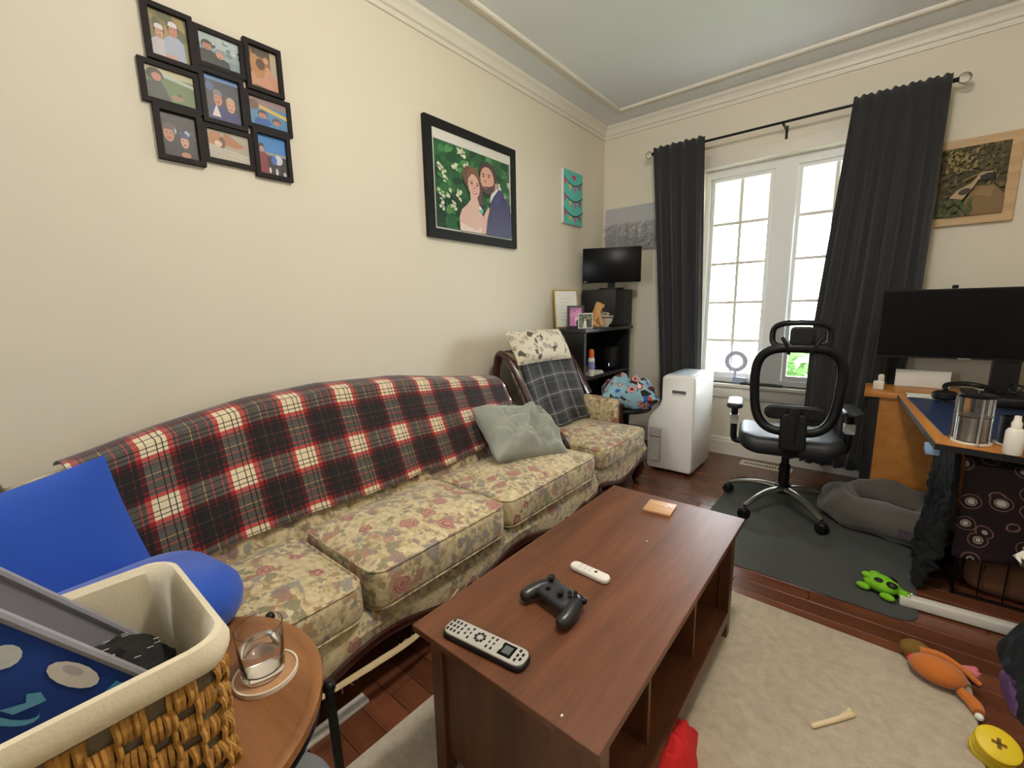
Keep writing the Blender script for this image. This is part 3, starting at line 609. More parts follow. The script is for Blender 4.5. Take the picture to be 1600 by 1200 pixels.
# basket
BX0, BX1, BY0, BY1, BZ0, BZ1 = 1.0, 1.318, -.27, .168, SZ+.001, .745
bc = ((BX0+BX1)/2, (BY0+BY1)/2)
bas = T('wicker_basket', 'golden straw basket with cream fabric liner on the side table', 'basket', (bc[0], bc[1], BZ0))
def bwall(t, ins=0):  # shell rings
    return [(bc[0]+x, bc[1]+y, t) for x, y in rrect(BX1-BX0-2*ins, BY1-BY0-2*ins, .045-ins*.5, 6)]
b = bm_(); loft(b, [bwall(BZ0, .012), bwall(BZ1-.02, .006), bwall(BZ1-.02, .012), bwall(BZ0+.012, .018)])
O('shell', b, 'straw2', bas)
# checker weave: alternate straw bundles stand proud of the taupe shell
b = bm_(); per = rrect(BX1-BX0-.012, BY1-BY0-.012, .042, 6); per = [Vector((x, y, 0)) for x, y in per]
def along(s):
    s %= 1.0; tot = sum((per[i]-per[i-1]).length for i in range(len(per))); d = s*tot
    for i in range(len(per)):
        p, q = per[i], per[(i+1) % len(per)]; l = (q-p).length
        if d <= l: t_ = (q-p)/l; return p+(q-p)*(d/l), Vector((t_.y, -t_.x, 0))
        d -= l
    return per[0], Vector((1, 0, 0))
ncol, nrow = 50, 8; rh = (BZ1-.05-BZ0)/nrow; r2 = random.Random(5)
for i in range(ncol):
    for k in range(nrow):
        if (i+k) % 2: continue
        p, nn = along(i/ncol); q, n2 = along((i+1)/ncol)
        if (p+q).x < 0 and (p+q).y < .3: continue          # sides that face away stay plain
        z0 = BZ0+k*rh
        for j in range(5):
            t = (j-.1)/4.0; c_ = p.lerp(q, t); no = nn.lerp(n2, t).normalized(); o_ = Vector((bc[0], bc[1], 0))
            w_ = r2.uniform(-.002, .002)
            tube([o_+c_+Vector((0, 0, z0-.004)), o_+c_+no*(.006+w_*.5)+Vector((w_, w_, z0+rh*.3)), o_+c_+no*(.0065)+Vector((w_, w_, z0+rh*.7)), o_+c_+Vector((0, 0, z0+rh+.004))], .0038, 5, b)
o = O('straw_weave', b, 'straw', bas); o['kind'] = 'stuff'
b = bm_()
loft(b, [bwall(BZ0+.02, .022), bwall(BZ1-.03, .016), bwall(BZ1-.006, .013), bwall(BZ1+.004, .005), bwall(BZ1+.002, -.003), bwall(BZ1-.012, -.009), bwall(BZ1-.028, -.009), bwall(BZ1-.038, -.004), bwall(BZ1-.039, .0)], True, False)
for v in b.verts:
    v.co += Vector((noise.noise(v.co*30), noise.noise(v.co*30+Vector((9, 0, 0))), noise.noise(v.co*22+Vector((0, 5, 0)))))*.003
O('fabric_liner', b, 'cream', bas)
# blue storage pouch with grey lining, tipped in the basket
blue_pr = NT('blue_print'); M['blueprint'] = blue_pr.p(col=(18, 58, 140), rough=.85)
fb = T('fabric_bin', 'open royal-blue fabric bin with grey lining tipped inside the basket', 'fabric bin', (1.14, -.1, BZ0+.02))
fm = frm((1.125, .015, .77), (1, 0, 0), (0, .568, -.823))
def fring(w, d, z): return [tuple(fm @ Vector((x, y, z))) for x, y in rrect(w, d, .02, 4)]
b = bm_(); loft(b, [fring(.13, .28, -.12), fring(.148, .30, -.05), fring(.152, .31, 0)], True, False); o = O('outer_fabric', b, 'blueprint', fb); 
b = bm_(); loft(b, [fring(.122, .27, -.11), fring(.14, .292, -.05), fring(.146, .304, 0)], True, False); O('lining', b, 'grey_lin', fb)
b = tube([tuple(fm @ Vector((x, y, .0))) for x, y in rrect(.15, .308, .02, 4)], .0065, 8, closed=True, flat=1); O('binding', b, 'grey_lin', fb)
dp = []
def crescent(cx, cy, r, c): dp.append((c, [(cx+r*math.cos(t), cy+r*math.sin(t)) for t in (PI*.85+PI*1.3*i/12 for i in range(13))]+[(cx+r*.2+r*.72*math.cos(t), cy+r*.25+r*.72*math.sin(t)) for t in (PI*.85+PI*1.3*i/12 for i in range(12, -1, -1))]))
crescent(.50, .30, .16, (96, 168, 206)); dp.append(((96, 168, 206), [(.5, .28), (.56, .42), (.53, .5), (.57, .56), (.62, .5), (.6, .42), (.56, .28)]))
dp.append(((226, 220, 214), ell(.62, .82, .12, .13))); dp.append(((190, 184, 186), ell(.60, .86, .05, .05)))
dp += [((226, 222, 216), rect(.78, .42, .95, .68)), ((50, 110, 180), rect(.81, .45, .84, .64)), ((50, 110, 180), rect(.86, .45, .88, .64)), ((60, 150, 206), rect(.80, .7, .98, .92)), ((206, 210, 214), ell(.33, .75, .06, .14)), ((96, 168, 206), ell(.15, .4, .08, .1)), ((226, 222, 216), ell(.2, .8, .07, .1))]
q0, q1, q2 = fm @ Vector((.0685, -.14, -.115)), fm @ Vector((.0685, .15, -.115)), fm @ Vector((.0775, -.14, -.008))
printed('fabric_print', dp, q0+Vector((.0015, 0, 0)), q1-q0, q2-q0, fb, 'paint')
b = ball((1.12, .045, .625), .092, None, 4, (1, .95, .62))
for v in b.verts: v.co += (v.co-Vector((1.12, .045, .625))).normalized()*.012*noise.noise(v.co*90)
kn = T('yarn_bundle', 'black knitted bundle with painted flecks inside the basket', 'knitwear', (1.12, .045, BZ0+.03)); O('knit', b, 'yarn', kn)
b = bm_(); r2 = random.Random(8)
for i in range(14):
    th_, ph = r2.uniform(0, 2*PI), r2.uniform(0, .8); d = Vector((math.sin(ph)*math.cos(th_), .95*math.sin(ph)*math.sin(th_), .62*math.cos(ph)))*.099; p = Vector((1.12, .045, .625))+d
    tube([p, p+Vector((.002, .008, 0))], .0006, 4, b)
o = O('glints', b, 'paper', kn); o['kind'] = 'stuff'  # white strokes imitate glints of light on the dark knit
# grey pouf beneath, pale board
c = onz(470, 1235, .12)
tag(O('floor_pouf', slab(.26, .26, .25, .129, .06, .02, 10, mtx=TR((1.16, .225, .013))), mat('grey_pouf', (112, 114, 118), .7, var=.06)), 'grey round pouf on the floor below the side table', 'pouf')
tag(O('pale_board', B(-.02, .02, -.11, .11, 0, .012, bev=.002, mtx=TR((.87, .50, 0), rz=-.0)), 'white'), 'thin pale wooden strip on the floor under the sofa edge', 'board')
# ================================================================== WALL ART
def frame_bm(y0, y1, z0, z1, wd, x0, x1):
    b = bm_(); o_ = [(y0, z0), (y1, z0), (y1, z1), (y0, z1)]; i_ = [(y0+wd, z0+wd), (y1-wd, z0+wd), (y1-wd, z1-wd), (y0+wd, z1-wd)]
    rings_ = [[(x0, *p) for p in o_], [(x1, *p) for p in o_], [(x1, *p) for p in i_], [(x0, *p) for p in i_]]
    R_ = [[b.verts.new(p) for p in r] for r in rings_]
    for a, c in zip(R_, R_[1:]+R_[:1]):
        for k in range(4): b.faces.new((a[k], a[(k+1) % 4], c[(k+1) % 4], c[k]))
    return b
SK, SK2, HR, HR2, BLU, WH = (206, 156, 130), (190, 132, 106), (58, 40, 32), (150, 112, 78), (44, 60, 120), (224, 222, 220)
def person(cx, cy, r, skin, hair, cloth, cap=None):
    return [(cloth, [(cx-r*2, 0), (cx-r*1.8, cy-r*1.6), (cx-r*.8, cy-r), (cx+r*.8, cy-r), (cx+r*1.8, cy-r*1.6), (cx+r*2, 0)]), (hair, ell(cx, cy+r*.3, r*1.05, r*1.15)), (skin, ell(cx, cy-r*.1, r*.82, r*1.05)),
            (cap or hair, [(cx-r*.9, cy+r*.5), (cx-r*.7, cy+r*1.15), (cx, cy+r*1.35), (cx+r*.7, cy+r*1.15), (cx+r*.9, cy+r*.5)]), ((70, 44, 40), ell(cx-r*.33, cy+r*.1, r*.14, r*.08)), ((70, 44, 40), ell(cx+r*.33, cy+r*.1, r*.14, r*.08)), ((160, 80, 76), ell(cx, cy-r*.6, r*.34, r*.12))]
def blobs(seed, n, cols, rmin, rmax, box_=(0, 0, 1, 1)):
    r2 = random.Random(seed); return [(r2.choice(cols), ell(r2.uniform(box_[0], box_[2]), r2.uniform(box_[1], box_[3]), r2.uniform(rmin, rmax), r2.uniform(rmin, rmax), r2.uniform(0, 3), 9)) for _ in range(n)]
photos = [
 [((132, 122, 66), FULL)]+blobs(1, 20, [(120, 116, 52), (160, 140, 80), (96, 98, 60)], .06, .16, (0, .5, 1, 1))+person(.25, .55, .13, SK, HR, (196, 190, 196), WH)+person(.62, .68, .14, SK2, HR, (168, 176, 196), WH)+[(SK, ell(.5, .06, .16, .06))],
 [((128, 148, 156), FULL), ((176, 190, 190), rect(0, .62, 1, 1)), ((150, 166, 170), rect(.3, .3, 1, .62))]+blobs(2, 16, [(60, 76, 84), (190, 200, 200), (110, 130, 136)], .03, .09, (.3, .45, 1, .95))+person(.2, .6, .13, SK2, HR, (34, 32, 36))+person(.5, .42, .12, SK, (128, 122, 128), (30, 28, 34), (150, 146, 148)),
 [((150, 108, 70), FULL), ((86, 70, 58), rect(0, .7, .75, 1)), ((190, 176, 150), rect(.78, 0, 1, 1)), ((206, 150, 120), [(0, 0), (.2, .1), (1, 0), (1, .3), (.7, .6), (.3, .55), (0, .3)]), ((186, 132, 74), [(.05, .55), (.12, .95), (.3, .8), (.5, .78), (.62, .6), (.5, .3), (.25, .25)]), ((92, 62, 44), ell(.42, .62, .16, .14)), ((206, 160, 110), ell(.62, .75, .1, .08)), ((60, 44, 36), ell(.2, .9, .06, .08))],
 [((94, 118, 70), FULL), ((188, 180, 140), rect(0, .8, 1, 1)), ((176, 186, 170), [(.3, .9), (1, .72), (1, .62), (.3, .76)]), ((52, 60, 54), [(0, 0), (.5, 0), (.36, .45), (.3, .6), (.05, .55), (0, .4)]), (HR, ell(.2, .76, .17, .2)), (SK2, ell(.23, .7, .1, .13)), ((150, 120, 90), ell(.62, .2, .13, .09)), ((96, 76, 58), ell(.66, .3, .05, .06))],
 [((56, 58, 66), FULL), ((96, 140, 190), rect(0, .9, 1, 1)), ((80, 96, 150), ell(.15, .75, .12, .1))]+person(.36, .52, .15, SK2, HR, (44, 50, 110), (120, 120, 130))+person(.72, .42, .14, SK, HR2, (42, 46, 104), (190, 160, 130))+[((226, 218, 210), [(.15, .1), (.3, .38), (.4, .1)])],
 [((86, 136, 176), FULL), ((146, 122, 126), rect(0, .74, 1, 1)), ((210, 178, 92), [(.1, .82), (1, .58), (1, .44), (.2, .66)]), ((120, 86, 70), ell(.12, .72, .14, .18))]+person(.34, .42, .12, SK2, HR, (40, 92, 168), (60, 66, 90))+person(.7, .26, .11, SK2, HR, (60, 130, 180), (80, 76, 90)),
 [((44, 42, 46), FULL)]+blobs(7, 16, [(70, 70, 84), (56, 60, 96), (36, 34, 38), (160, 196, 220)], .03, .08, (.3, .45, 1, .75))+person(.2, .52, .17, SK2, (90, 70, 60), (30, 28, 30))+person(.62, .4, .14, SK, HR, (40, 36, 38), (56, 60, 110))+[(SK2, ell(.62, .08, .14, .07))],
 [((176, 164, 146), FULL), ((196, 188, 172), [(0, 0), (1, 0), (1, .3), (0, .5)])]+[((150, 140, 124), [(0, .4-.13*i), (1, .2-.13*i), (1, .19-.13*i), (0, .39-.13*i)]) for i in range(3)]+[((186, 130, 84), [(0, .5), (.05, .9), (.3, .95), (.4, .7), (.3, .5)]), ((176, 118, 76), [(.36, .55), (.4, .95), (.6, .85), (.9, .6), (.7, .5)]), ((120, 76, 50), ell(.34, .6, .08, .2)), ((226, 200, 170), ell(.25, .55, .09, .1))],
 [((66, 136, 206), FULL), ((150, 150, 146), rect(0, .5, 1, .58)), ((52, 48, 56), rect(0, 0, 1, .5))]+person(.15, .66, .09, SK, HR, (140, 50, 60))+[((206, 210, 220), ell(.7, .42, .16, .13)), ((80, 110, 190), ell(.55, .4, .1, .12)), ((226, 226, 226), ell(.38, .12, .04, .08)), ((210, 206, 206), ell(.62, .1, .05, .1)), ((210, 206, 206), ell(.9, .06, .05, .08))]]
G = [(.493, .637, 2.066, 2.246), (.637, .803, 2.10, 2.236), (.803, .943, 2.075, 2.256), (.463, .637, 1.925, 2.062), (.637, .787, 1.908, 2.096), (.787, .965, 1.935, 2.071), (.487, .627, 1.745, 1.925), (.627, .802, 1.77, 1.906), (.802, .946, 1.752, 1.935)]
col = T('photo_collage', 'dark brown nine-opening photo collage frame on the cream wall', 'photo frame', (.0, .71, 1.745))
for i, (y0, y1, z0, z1) in enumerate(G):
    x1 = (.022, .016)[i % 2]
    f = O('frame', frame_bm(y0, y1, z0, z1, .0165, .001, x1), mat('espresso_frame', (24, 16, 16), .6, spec=.25) if i == 0 else bpy.data.materials['espresso_frame'], col, smooth=False)
    O('backing', B(.001, .006, y0+.01, y1-.01, z0+.01, z1-.01), 'black', f, smooth=False)
    printed('photo', photos[i], (.0065, y0+.0165, z0+.0165), (0, y1-y0-.033, 0), (0, 0, z1-z0-.033), f)
# wedding portrait
wp = T('portrait_frame', 'black framed portrait of a couple against green leaves on the wall', 'framed photo', (0, 2.065, 1.615))
y0, y1, z0, z1 = 1.678, 2.457, 1.614, 2.25
O('frame', frame_bm(y0, y1, z0, z1, .05, .001, .028), mat('black_frame', (22, 21, 22), .6, spec=.25), wp, smooth=False)
O('mount', B(.002, .0205, y0+.04, y1-.04, z0+.04, z1-.04), 'paper', wp, smooth=False)
gr = [(30, 92, 54), (52, 124, 72), (74, 150, 84), (36, 104, 64), (24, 74, 52), (96, 164, 96)]
art = [((44, 110, 66), FULL)]+blobs(11, 150, gr, .02, .07)+blobs(12, 30, [(20, 66, 50), (28, 80, 56)], .03, .09, (0, 0, 1, .4))
for cx, cy in ((.05, .7), (.1, .6), (.24, .74), (.38, .8), (.3, .95), (.15, .42), (.06, .38), (.28, .42), (.2, .3), (.82, .62), (.97, .7), (.96, .25), (.05, .25), (.34, .92), (.88, .5)):
    art += blobs(int(cx*100+cy*999), 7, [(226, 226, 196), (200, 212, 170), (236, 232, 214)], .008, .024, (cx-.03, cy-.06, cx+.03, cy+.06))
sk1, sk2 = (224, 178, 160), (206, 156, 136)
art += [((104, 70, 56), ell(.42, .66, .10, .145, .15)), ((96, 62, 50), ell(.53, .5, .05, .18)),
 ((222, 182, 166), [(.27, 0), (.265, .16), (.30, .26), (.37, .33), (.415, .4), (.41, .5), (.5, .46), (.53, .36), (.56, .26), (.6, .2), (.58, 0)]),
 ((232, 206, 196), [(.27, 0), (.27, .1), (.4, .06), (.5, .03), (.58, .1), (.59, 0)]),
 (sk1, ell(.465, .575, .078, .145, .08)), ((128, 84, 62), [(.37, .6), (.375, .72), (.42, .8), (.5, .8), (.55, .7), (.545, .64), (.5, .715), (.44, .72), (.4, .66)]),
 ((70, 44, 40), ell(.435, .6, .018, .01)), ((70, 44, 40), ell(.51, .592, .017, .01)), ((112, 72, 56), ell(.434, .625, .024, .006)), ((112, 72, 56), ell(.512, .617, .023, .006)), ((196, 140, 122), ell(.475, .555, .012, .02)), ((178, 78, 80), ell(.475, .497, .034, .016, .12)), ((240, 232, 228), ell(.475, .501, .026, .007, .12)),
 (sk2, [(.72, .5), (.8, .63), (.79, .72), (.72, .72)]), ((60, 46, 42), ell(.665, .775, .125, .135)), ((218, 166, 144), ell(.65, .70, .098, .165)), ((66, 48, 42), [(.56, .8), (.58, .9), (.66, .93), (.75, .9), (.785, .82), (.79, .7), (.765, .68), (.75, .8), (.70, .855), (.62, .86)]),
 ((82, 56, 46), [(.56, .66), (.58, .6), (.62, .615), (.67, .62), (.72, .64), (.765, .7), (.755, .6), (.70, .53), (.63, .52), (.575, .56)]), ((176, 98, 92), ell(.62, .592, .03, .01)), ((58, 40, 38), ell(.60, .735, .018, .009)), ((58, 40, 38), ell(.675, .742, .017, .009)), ((70, 50, 44), ell(.598, .762, .026, .007)), ((70, 50, 44), ell(.678, .77, .026, .007)), ((190, 130, 112), ell(.622, .675, .016, .022)),
 ((228, 228, 234), [(.70, .53), (.79, .62), (.82, .64), (.78, .5), (.68, .42)]), ((44, 40, 92), [(.62, 0), (.64, .2), (.67, .38), (.73, .5), (.82, .63), (.87, .58), (.93, .5), (1, .34), (1, 0)]), ((56, 52, 112), [(.73, .44), (.82, .61), (.86, .56), (.8, .4)]), ((34, 30, 74), [(.66, .02), (.68, .3), (.7, .3), (.69, .02)]),
 (sk1, [(.55, 0), (.56, .14), (.6, .26), (.66, .36), (.675, .34), (.64, .2), (.62, .06), (.61, 0)]), ((120, 178, 170), ell(.555, .29, .03, .035)), ((236, 236, 226), ell(.54, .32, .018, .02))]
printed('photo', art, (.0208, y0+.063, z0+.06), (0, y1-y0-.126, 0), (0, 0, z1-z0-.165), wp, step=.00003)
O('pane', surf(lambda u, v: (.0262, y0+.049+(y1-y0-.098)*u, z0+.049+(z1-z0-.098)*v), 1, 1), 'pglass', wp, smooth=False)
# bunting canvas
bc_ = T('canvas_art', 'small turquoise canvas painted with heart bunting on the wall', 'canvas', (0, 3.2, 1.87))
O('canvas', B(.001, .022, 3.055, 3.345, 1.868, 2.276, bev=.002), 'paper', bc_)
art = [((98, 206, 196), FULL)]
for k, yb in enumerate((.86, .56, .28)):
    cur = [(x/10, yb-.16*math.sin(PI*x/10*.85+.2)*1.0+.05) for x in range(11)]
    art.append(((24, 28, 40), cur+[(x, y-.025) for x, y in reversed(cur)]))
    for j, c in enumerate(((222, 60, 120), (226, 214, 90), (214, 120, 180), (214, 50, 96))):
        x = .08+j*.25; y = yb-.16*math.sin(PI*x*.85+.2)+.02; art.append((c, [(x-.08, y), (x+.09, y), (x, y-.13)]))
art += [((222, 50, 100), ell(.47, .9, .055, .03)), ((222, 50, 100), ell(.57, .9, .055, .03)), ((222, 50, 100), [(.42, .895), (.62, .895), (.52, .83)])]
printed('painting', art, (.0225, 3.056, 1.869), (0, .288, 0), (0, 0, .406), bc_, 'paint')
# winter canvas in the corner, oil painting
wc = T('winter_canvas', 'grey winter landscape canvas on the window wall in the corner', 'canvas', (.28, YW, 1.69))
O('canvas', B(.03, .56, YW-.022, YW-.001, 1.69, 2.062, bev=.002), 'paper', wc)
art = [((188, 188, 190), FULL), ((158, 156, 156), rect(0, 0, 1, .36))]+blobs(21, 260, [(168, 167, 168), (158, 156, 156), (178, 178, 180), (192, 192, 194)], .008, .04, (0, .3, 1, .62))+blobs(22, 160, [(176, 176, 180), (150, 149, 150), (164, 163, 164)], .008, .03, (0, 0, 1, .3))+[((150, 147, 144), [(.4+.16*i, .1), (.42+.16*i, .1), (.43+.16*i, .6), (.41+.16*i, .6)]) for i in range(4)]
printed('painting', art, (.031, YW-.0225, 1.691), (.528, 0, 0), (0, 0, .37), wc, 'paint')
op = T('oil_painting', 'oil painting of a wreck by a woodland rock in a pale gold frame', 'painting', (2.34, YW, 1.64))
b = bm_(); px0, px1, pz0, pz1 = 2.16, 2.527, 1.638, 2.108
fb_ = frame_bm(-px1, -px0, pz0, pz1, .045, 0, .03)
bmesh.ops.rotate(fb_, cent=(0, 0, 0), matrix=Matrix.Rotation(-PI/2, 3, 'Z'), verts=fb_.verts)
for v in fb_.verts: v.co.x = -v.co.x if v.co.x < 0 else v.co.x; v.co.y = YW-.001-abs(v.co.y)
O('frame', fb_, 'gold', op, smooth=False)
O('backing', B(px0+.02, px1-.02, YW-.012, YW-.002, pz0+.02, pz1-.02), 'blackwood', op, smooth=False)
art = [((92, 82, 44), FULL)]+blobs(31, 420, [(88, 80, 40), (104, 94, 50), (78, 70, 36), (116, 102, 58), (68, 62, 34)], .01, .045, (0, .3, 1, 1))+blobs(32, 60, [(150, 132, 78), (136, 120, 66)], .01, .035, (.1, .65, .55, .95))+[((132, 104, 66), [(.45, .25), (.6, .42), (.85, .4), (1, .25), (1, 0), (.4, 0)]), ((150, 118, 78), [(.55, .3), (.65, .4), (.85, .38), (.8, .24)])]+blobs(33, 120, [(72, 84, 36), (90, 98, 46), (56, 64, 28)], .01, .04, (0, 0, .55, .25))
art += [((182, 158, 122), [(.2, .28), (.3, .38), (.5, .46), (.62, .6), (.78, .6), (.8, .54), (.6, .5), (.52, .38), (.4, .24)]), ((40, 26, 36), [(.62, .47), (.62, .55), (.72, .58), (.82, .57), (.82, .49)]), ((76, 54, 46), ell(.42, .35, .09, .045, .2)), ((120, 104, 60), [(.35, .48), (.6, .57), (.6, .6), (.35, .51)])]
printed('painting', art, (px0+.045, YW-.0135, pz0+.045), (px1-px0-.09, 0, 0), (0, 0, pz1-pz0-.09), op, 'paint')
# ================================================================== CURTAINS
ROD_Y, ROD_Z = 3.62, 2.40
rod = T('curtain_rod', 'black curtain rod with glass ball finials above the window', 'curtain rod', (1.36, ROD_Y, ROD_Z))
O('rod', tube([(.5, ROD_Y, ROD_Z), (2.225, ROD_Y, ROD_Z)], .0085, 12), 'blackmetal', rod)
for xx, s in ((.47, -1), (2.25, 1)):
    fi = O('finial', ball((xx, ROD_Y, ROD_Z), .024, None, 3), 'tumbler', rod, label='clear glass ball finial')
    O('finial_ring', tube([(xx+.026*math.cos(2*PI*i/24), ROD_Y, ROD_Z+.026*math.sin(2*PI*i/24)) for i in range(24)], .003, 6, closed=True), 'steel', fi)
    O('finial_collar', tube([(xx-s*.022, ROD_Y, ROD_Z), (xx-s*.05, ROD_Y, ROD_Z)], .012, 12), 'blackmetal', rod)
for xx in (.53, 1.4, 2.19):
    b = bm_(); box(b, xx-.008, xx+.008, YW-.006, YW-.0005, ROD_Z-.1, ROD_Z+.015); box(b, xx-.005, xx+.005, ROD_Y, YW-.004, ROD_Z-.02, ROD_Z-.008); box(b, xx-.007, xx+.007, ROD_Y-.013, ROD_Y+.013, ROD_Z-.022, ROD_Z-.0088)
    O('bracket', b, 'blackmetal', rod, smooth=False)
def curtain(name, label, xl, xr, zb, nf, seed):
    def fn(u, v):
        z = ROD_Z+.03-(ROD_Z+.03-zb)*v; x = xl(v)+(xr(v)-xl(v))*u
        ph = u*nf*2*PI+.5*math.sin(v*2+seed)+.7*noise.noise(Vector((u*3, v*1.2, seed)))
        a = .021*min(1, .35+v*2.0) if v > .03 else .010
        yy = ROD_Y-.0135-.022+a*math.sin(ph)+.006*math.sin(ph*2.3+seed)*min(1, v*3)
        if v < .05: z += .006*math.sin(u*nf*4*PI)
        return (x, yy-.012*v, z)
    o = O(name, surf(fn, 110, 46), 'curtain'); solid(o, .003, 0); return tag(o, label, 'curtain', 'dark curtains either side of the window')
lp = lambda a, c: (lambda v: a+(c-a)*v)
curtain('curtain', 'straight charcoal curtain panel hanging beside the corner monitor', lp(.515, .67), lp(.905, .985), .2, 4, 1)
curtain('curtain', 'wide charcoal curtain panel pushed aside behind the desk monitor', lambda v: 1.77-.10*min(1, v*1.6), lambda v: 2.20-.02*v-.14*max(0, v-.55), .1, 6, 4)
# ================================================================== PORTABLE AC
ac = T('portable_ac', 'white portable air conditioner standing on the wood floor by the window', 'air conditioner', (.93, 3.28, 0))
AX0, AX1, AY0, AY1, AH = .762, 1.092, 3.05, 3.50, .718
prof = [(AX0+.01, .02), (AX0, .04), (AX0, .37), (AX0+.012, .41), (AX0+.045, .455), (AX0+.085, .50), (AX0+.10, .55), (AX0+.10, AH-.015), (AX0+.115, AH), (AX1-.012, AH), (AX1, AH-.02), (AX1-.002, .04), (AX1-.012, .02)]
b = bm_(); n_ = len(prof); ins = [(.03, .0), (.012, .006), (.0, .02)]
cxm, czm = (AX0+AX1)/2, AH/2
def acr(k, y): return [(cxm+(x-cxm)*(1-k*2.2), y, czm+(z-czm)*(1-k)) for x, z in prof]
loft(b, [acr(.03, AY0), acr(.012, AY0+.006), acr(0, AY0+.022), acr(0, AY1-.022), acr(.012, AY1-.006), acr(.03, AY1)])
O('body', b, 'acw', ac, sharp=50)
for k, x in enumerate((AX0+.045, AX1-.05)):
    for yv in (AY0+.06, AY1-.06): O('caster', ball((x, yv, .013), .013), 'black', ac)
g = O('vent_grille', B(AX0+.02, AX0+.105, AY0-.0035, AY0+.03, .075, .325, bev=.002), 'acg', ac)
for i in range(20): O('slat', B(AX0+.023, AX0+.102, AY0-.0075, AY0-.0035, .082+i*.012+(.006 if i > 14 else 0), .0875+i*.012+(.006 if i > 14 else 0)), 'acw', g, smooth=False)
hd = O('handle_recess', B(.935, 1.03, AY0-.003, AY0+.02, .59, .617, bev=.003), 'acg', ac); O('handle_lip', B(.938, 1.027, AY0-.006, AY0+.01, .585, .595, bev=.002), 'acw', hd)
tp = O('top_panel', B(AX0+.13, AX1-.04, AY0+.05, AY1-.05, AH-.004, AH+.0025, bev=.002), mat('ac_panel', (206, 212, 218), .25), ac)
O('display_strip', B(AX0+.14, AX0+.17, AY0+.08, AY1-.08, AH+.002, AH+.0035), 'ltblue', tp, smooth=False)
# ================================================================== BOOKCASE AND CORNER THINGS
bk = T('bookcase', 'dark espresso open bookcase in the corner beyond the armchair', 'bookcase', (.17, 3.25, 0))
KX0, KX1, KY0, KY1, KZ = .02, .33, 2.865, 3.66, 1.045
for yy in (KY0, KY1-.03): O('side_panel', B(KX0, KX1, yy, yy+.03, 0, KZ-.03), 'blackwood', bk, smooth=False)
O('top', B(KX0, KX1+.02, KY0-.015, KY1+.015, KZ-.03, KZ, bev=.004), 'blackwood', bk)
O('back_panel', B(KX0, KX0+.012, KY0+.03, KY1-.03, .05, KZ-.03), 'blackwood', bk, smooth=False)
for zz in (.06, .4, .645): O('shelf', B(KX0+.012, KX1-.005, KY0+.03, KY1-.03, zz, zz+.025), 'blackwood', bk, smooth=False)
bxm = T('black_box', 'matte black cube cabinet under the corner monitor', 'box', (.18, 3.49, KZ))
O('body', B(.025, .345, 3.335, 3.655, KZ+.006, KZ+.305, bev=.006), mat('matte_black', (30, 30, 31), .6), bxm); O('side_face', B(.3455, .3475, 3.35, 3.64, KZ+.02, KZ+.29), 'black', bxm, smooth=False)
for x in (.05, .32):
    for y_ in (3.36, 3.63): O('foot', lathe([(.012, KZ), (.012, KZ+.007), (0, KZ+.007)], 10, mtx=TR((x, y_, 0))), 'black', bxm)
zt = KZ+.305
mo = T('corner_monitor', 'small black flat monitor on a stand in the corner', 'monitor', (.26, 3.42, zt), math.radians(27), world=False)
O('screen', B(-.235, .235, -.034, -.006, .055, .335, bev=.004), 'blackgl', mo); O('bezel', frame_bm(-.235, .235, .055, .335, .012, .0, .0), 'black', mo) if 0 else None
O('back_shell', slab(.36, .2, .04, .03, .015, 0, mtx=TR((0, .03, .195), rx=PI/2)), 'black', mo)
O('neck', B(-.03, .03, -.004, .02, .008, .12, bev=.004), 'black', mo); O('base', slab(.2, .15, .012, .05, .004, 0), 'black', mo)
O('badge', B(-.225, -.20, -.0348, -.034, .062, .068), 'silver', mo, smooth=False)
zk = KZ
def lean(w, h, th, loc, rz, tilt): return TR(loc, rx=-tilt, rz=rz)
cf = T('certificate_frame', 'framed certificate with gold edges leaning on the wall atop bookcase', 'framed certificate', (.09, 3.0, zk), math.radians(62), world=False)
tl = TR(rx=-.12)
b = B(-.105, .105, -.012, 0, 0, .30, bev=.002); b.transform(tl); O('frame', b, mat('gold_edge', (190, 156, 78), .4, .3), cf)
b = B(-.095, .095, -.0135, -.012, .01, .29); b.transform(tl); O('certificate', b, 'paper', cf, smooth=False)
b = bm_(); [box(b, -.06+.01*(i % 2), .06-.012*(i % 3), -.0142, -.0136, .06+.028*i, .066+.028*i) for i in range(7)]; b.transform(tl); o = O('text_lines', b, mat('faded_ink', (214, 206, 190), .8), cf, smooth=False); o['kind'] = 'stuff'
pf = T('pink_photo_frame', 'dark purple frame with a pink picture atop the bookcase', 'photo frame', (.20, 2.955, zk), math.radians(35), world=False)
b = B(-.065, .065, -.012, 0, 0, .175, bev=.002); b.transform(tl); O('frame', b, mat('purple_frame', (46, 26, 48), .45), pf)
pr_ = printed('picture', [((206, 120, 176), FULL)]+blobs(41, 14, [(226, 150, 196), (170, 100, 160), (240, 190, 214), (150, 130, 170)], .08, .2)+[((70, 60, 70), ell(.75, .15, .25, .2))], tl @ Vector((-.045, -.013, .018)), tl.to_3x3() @ Vector((.09, 0, 0)), tl.to_3x3() @ Vector((0, 0, .14)), pf)
ph = T('photo_card', 'unframed wedding photo card leaning atop the bookcase', 'photo', (.275, 2.975, zk), math.radians(30), world=False)
b = B(-.055, .055, -.003, 0, 0, .115); b.transform(TR(rx=-.15)); O('card', b, 'paper', ph, smooth=False); tm = TR(rx=-.15)
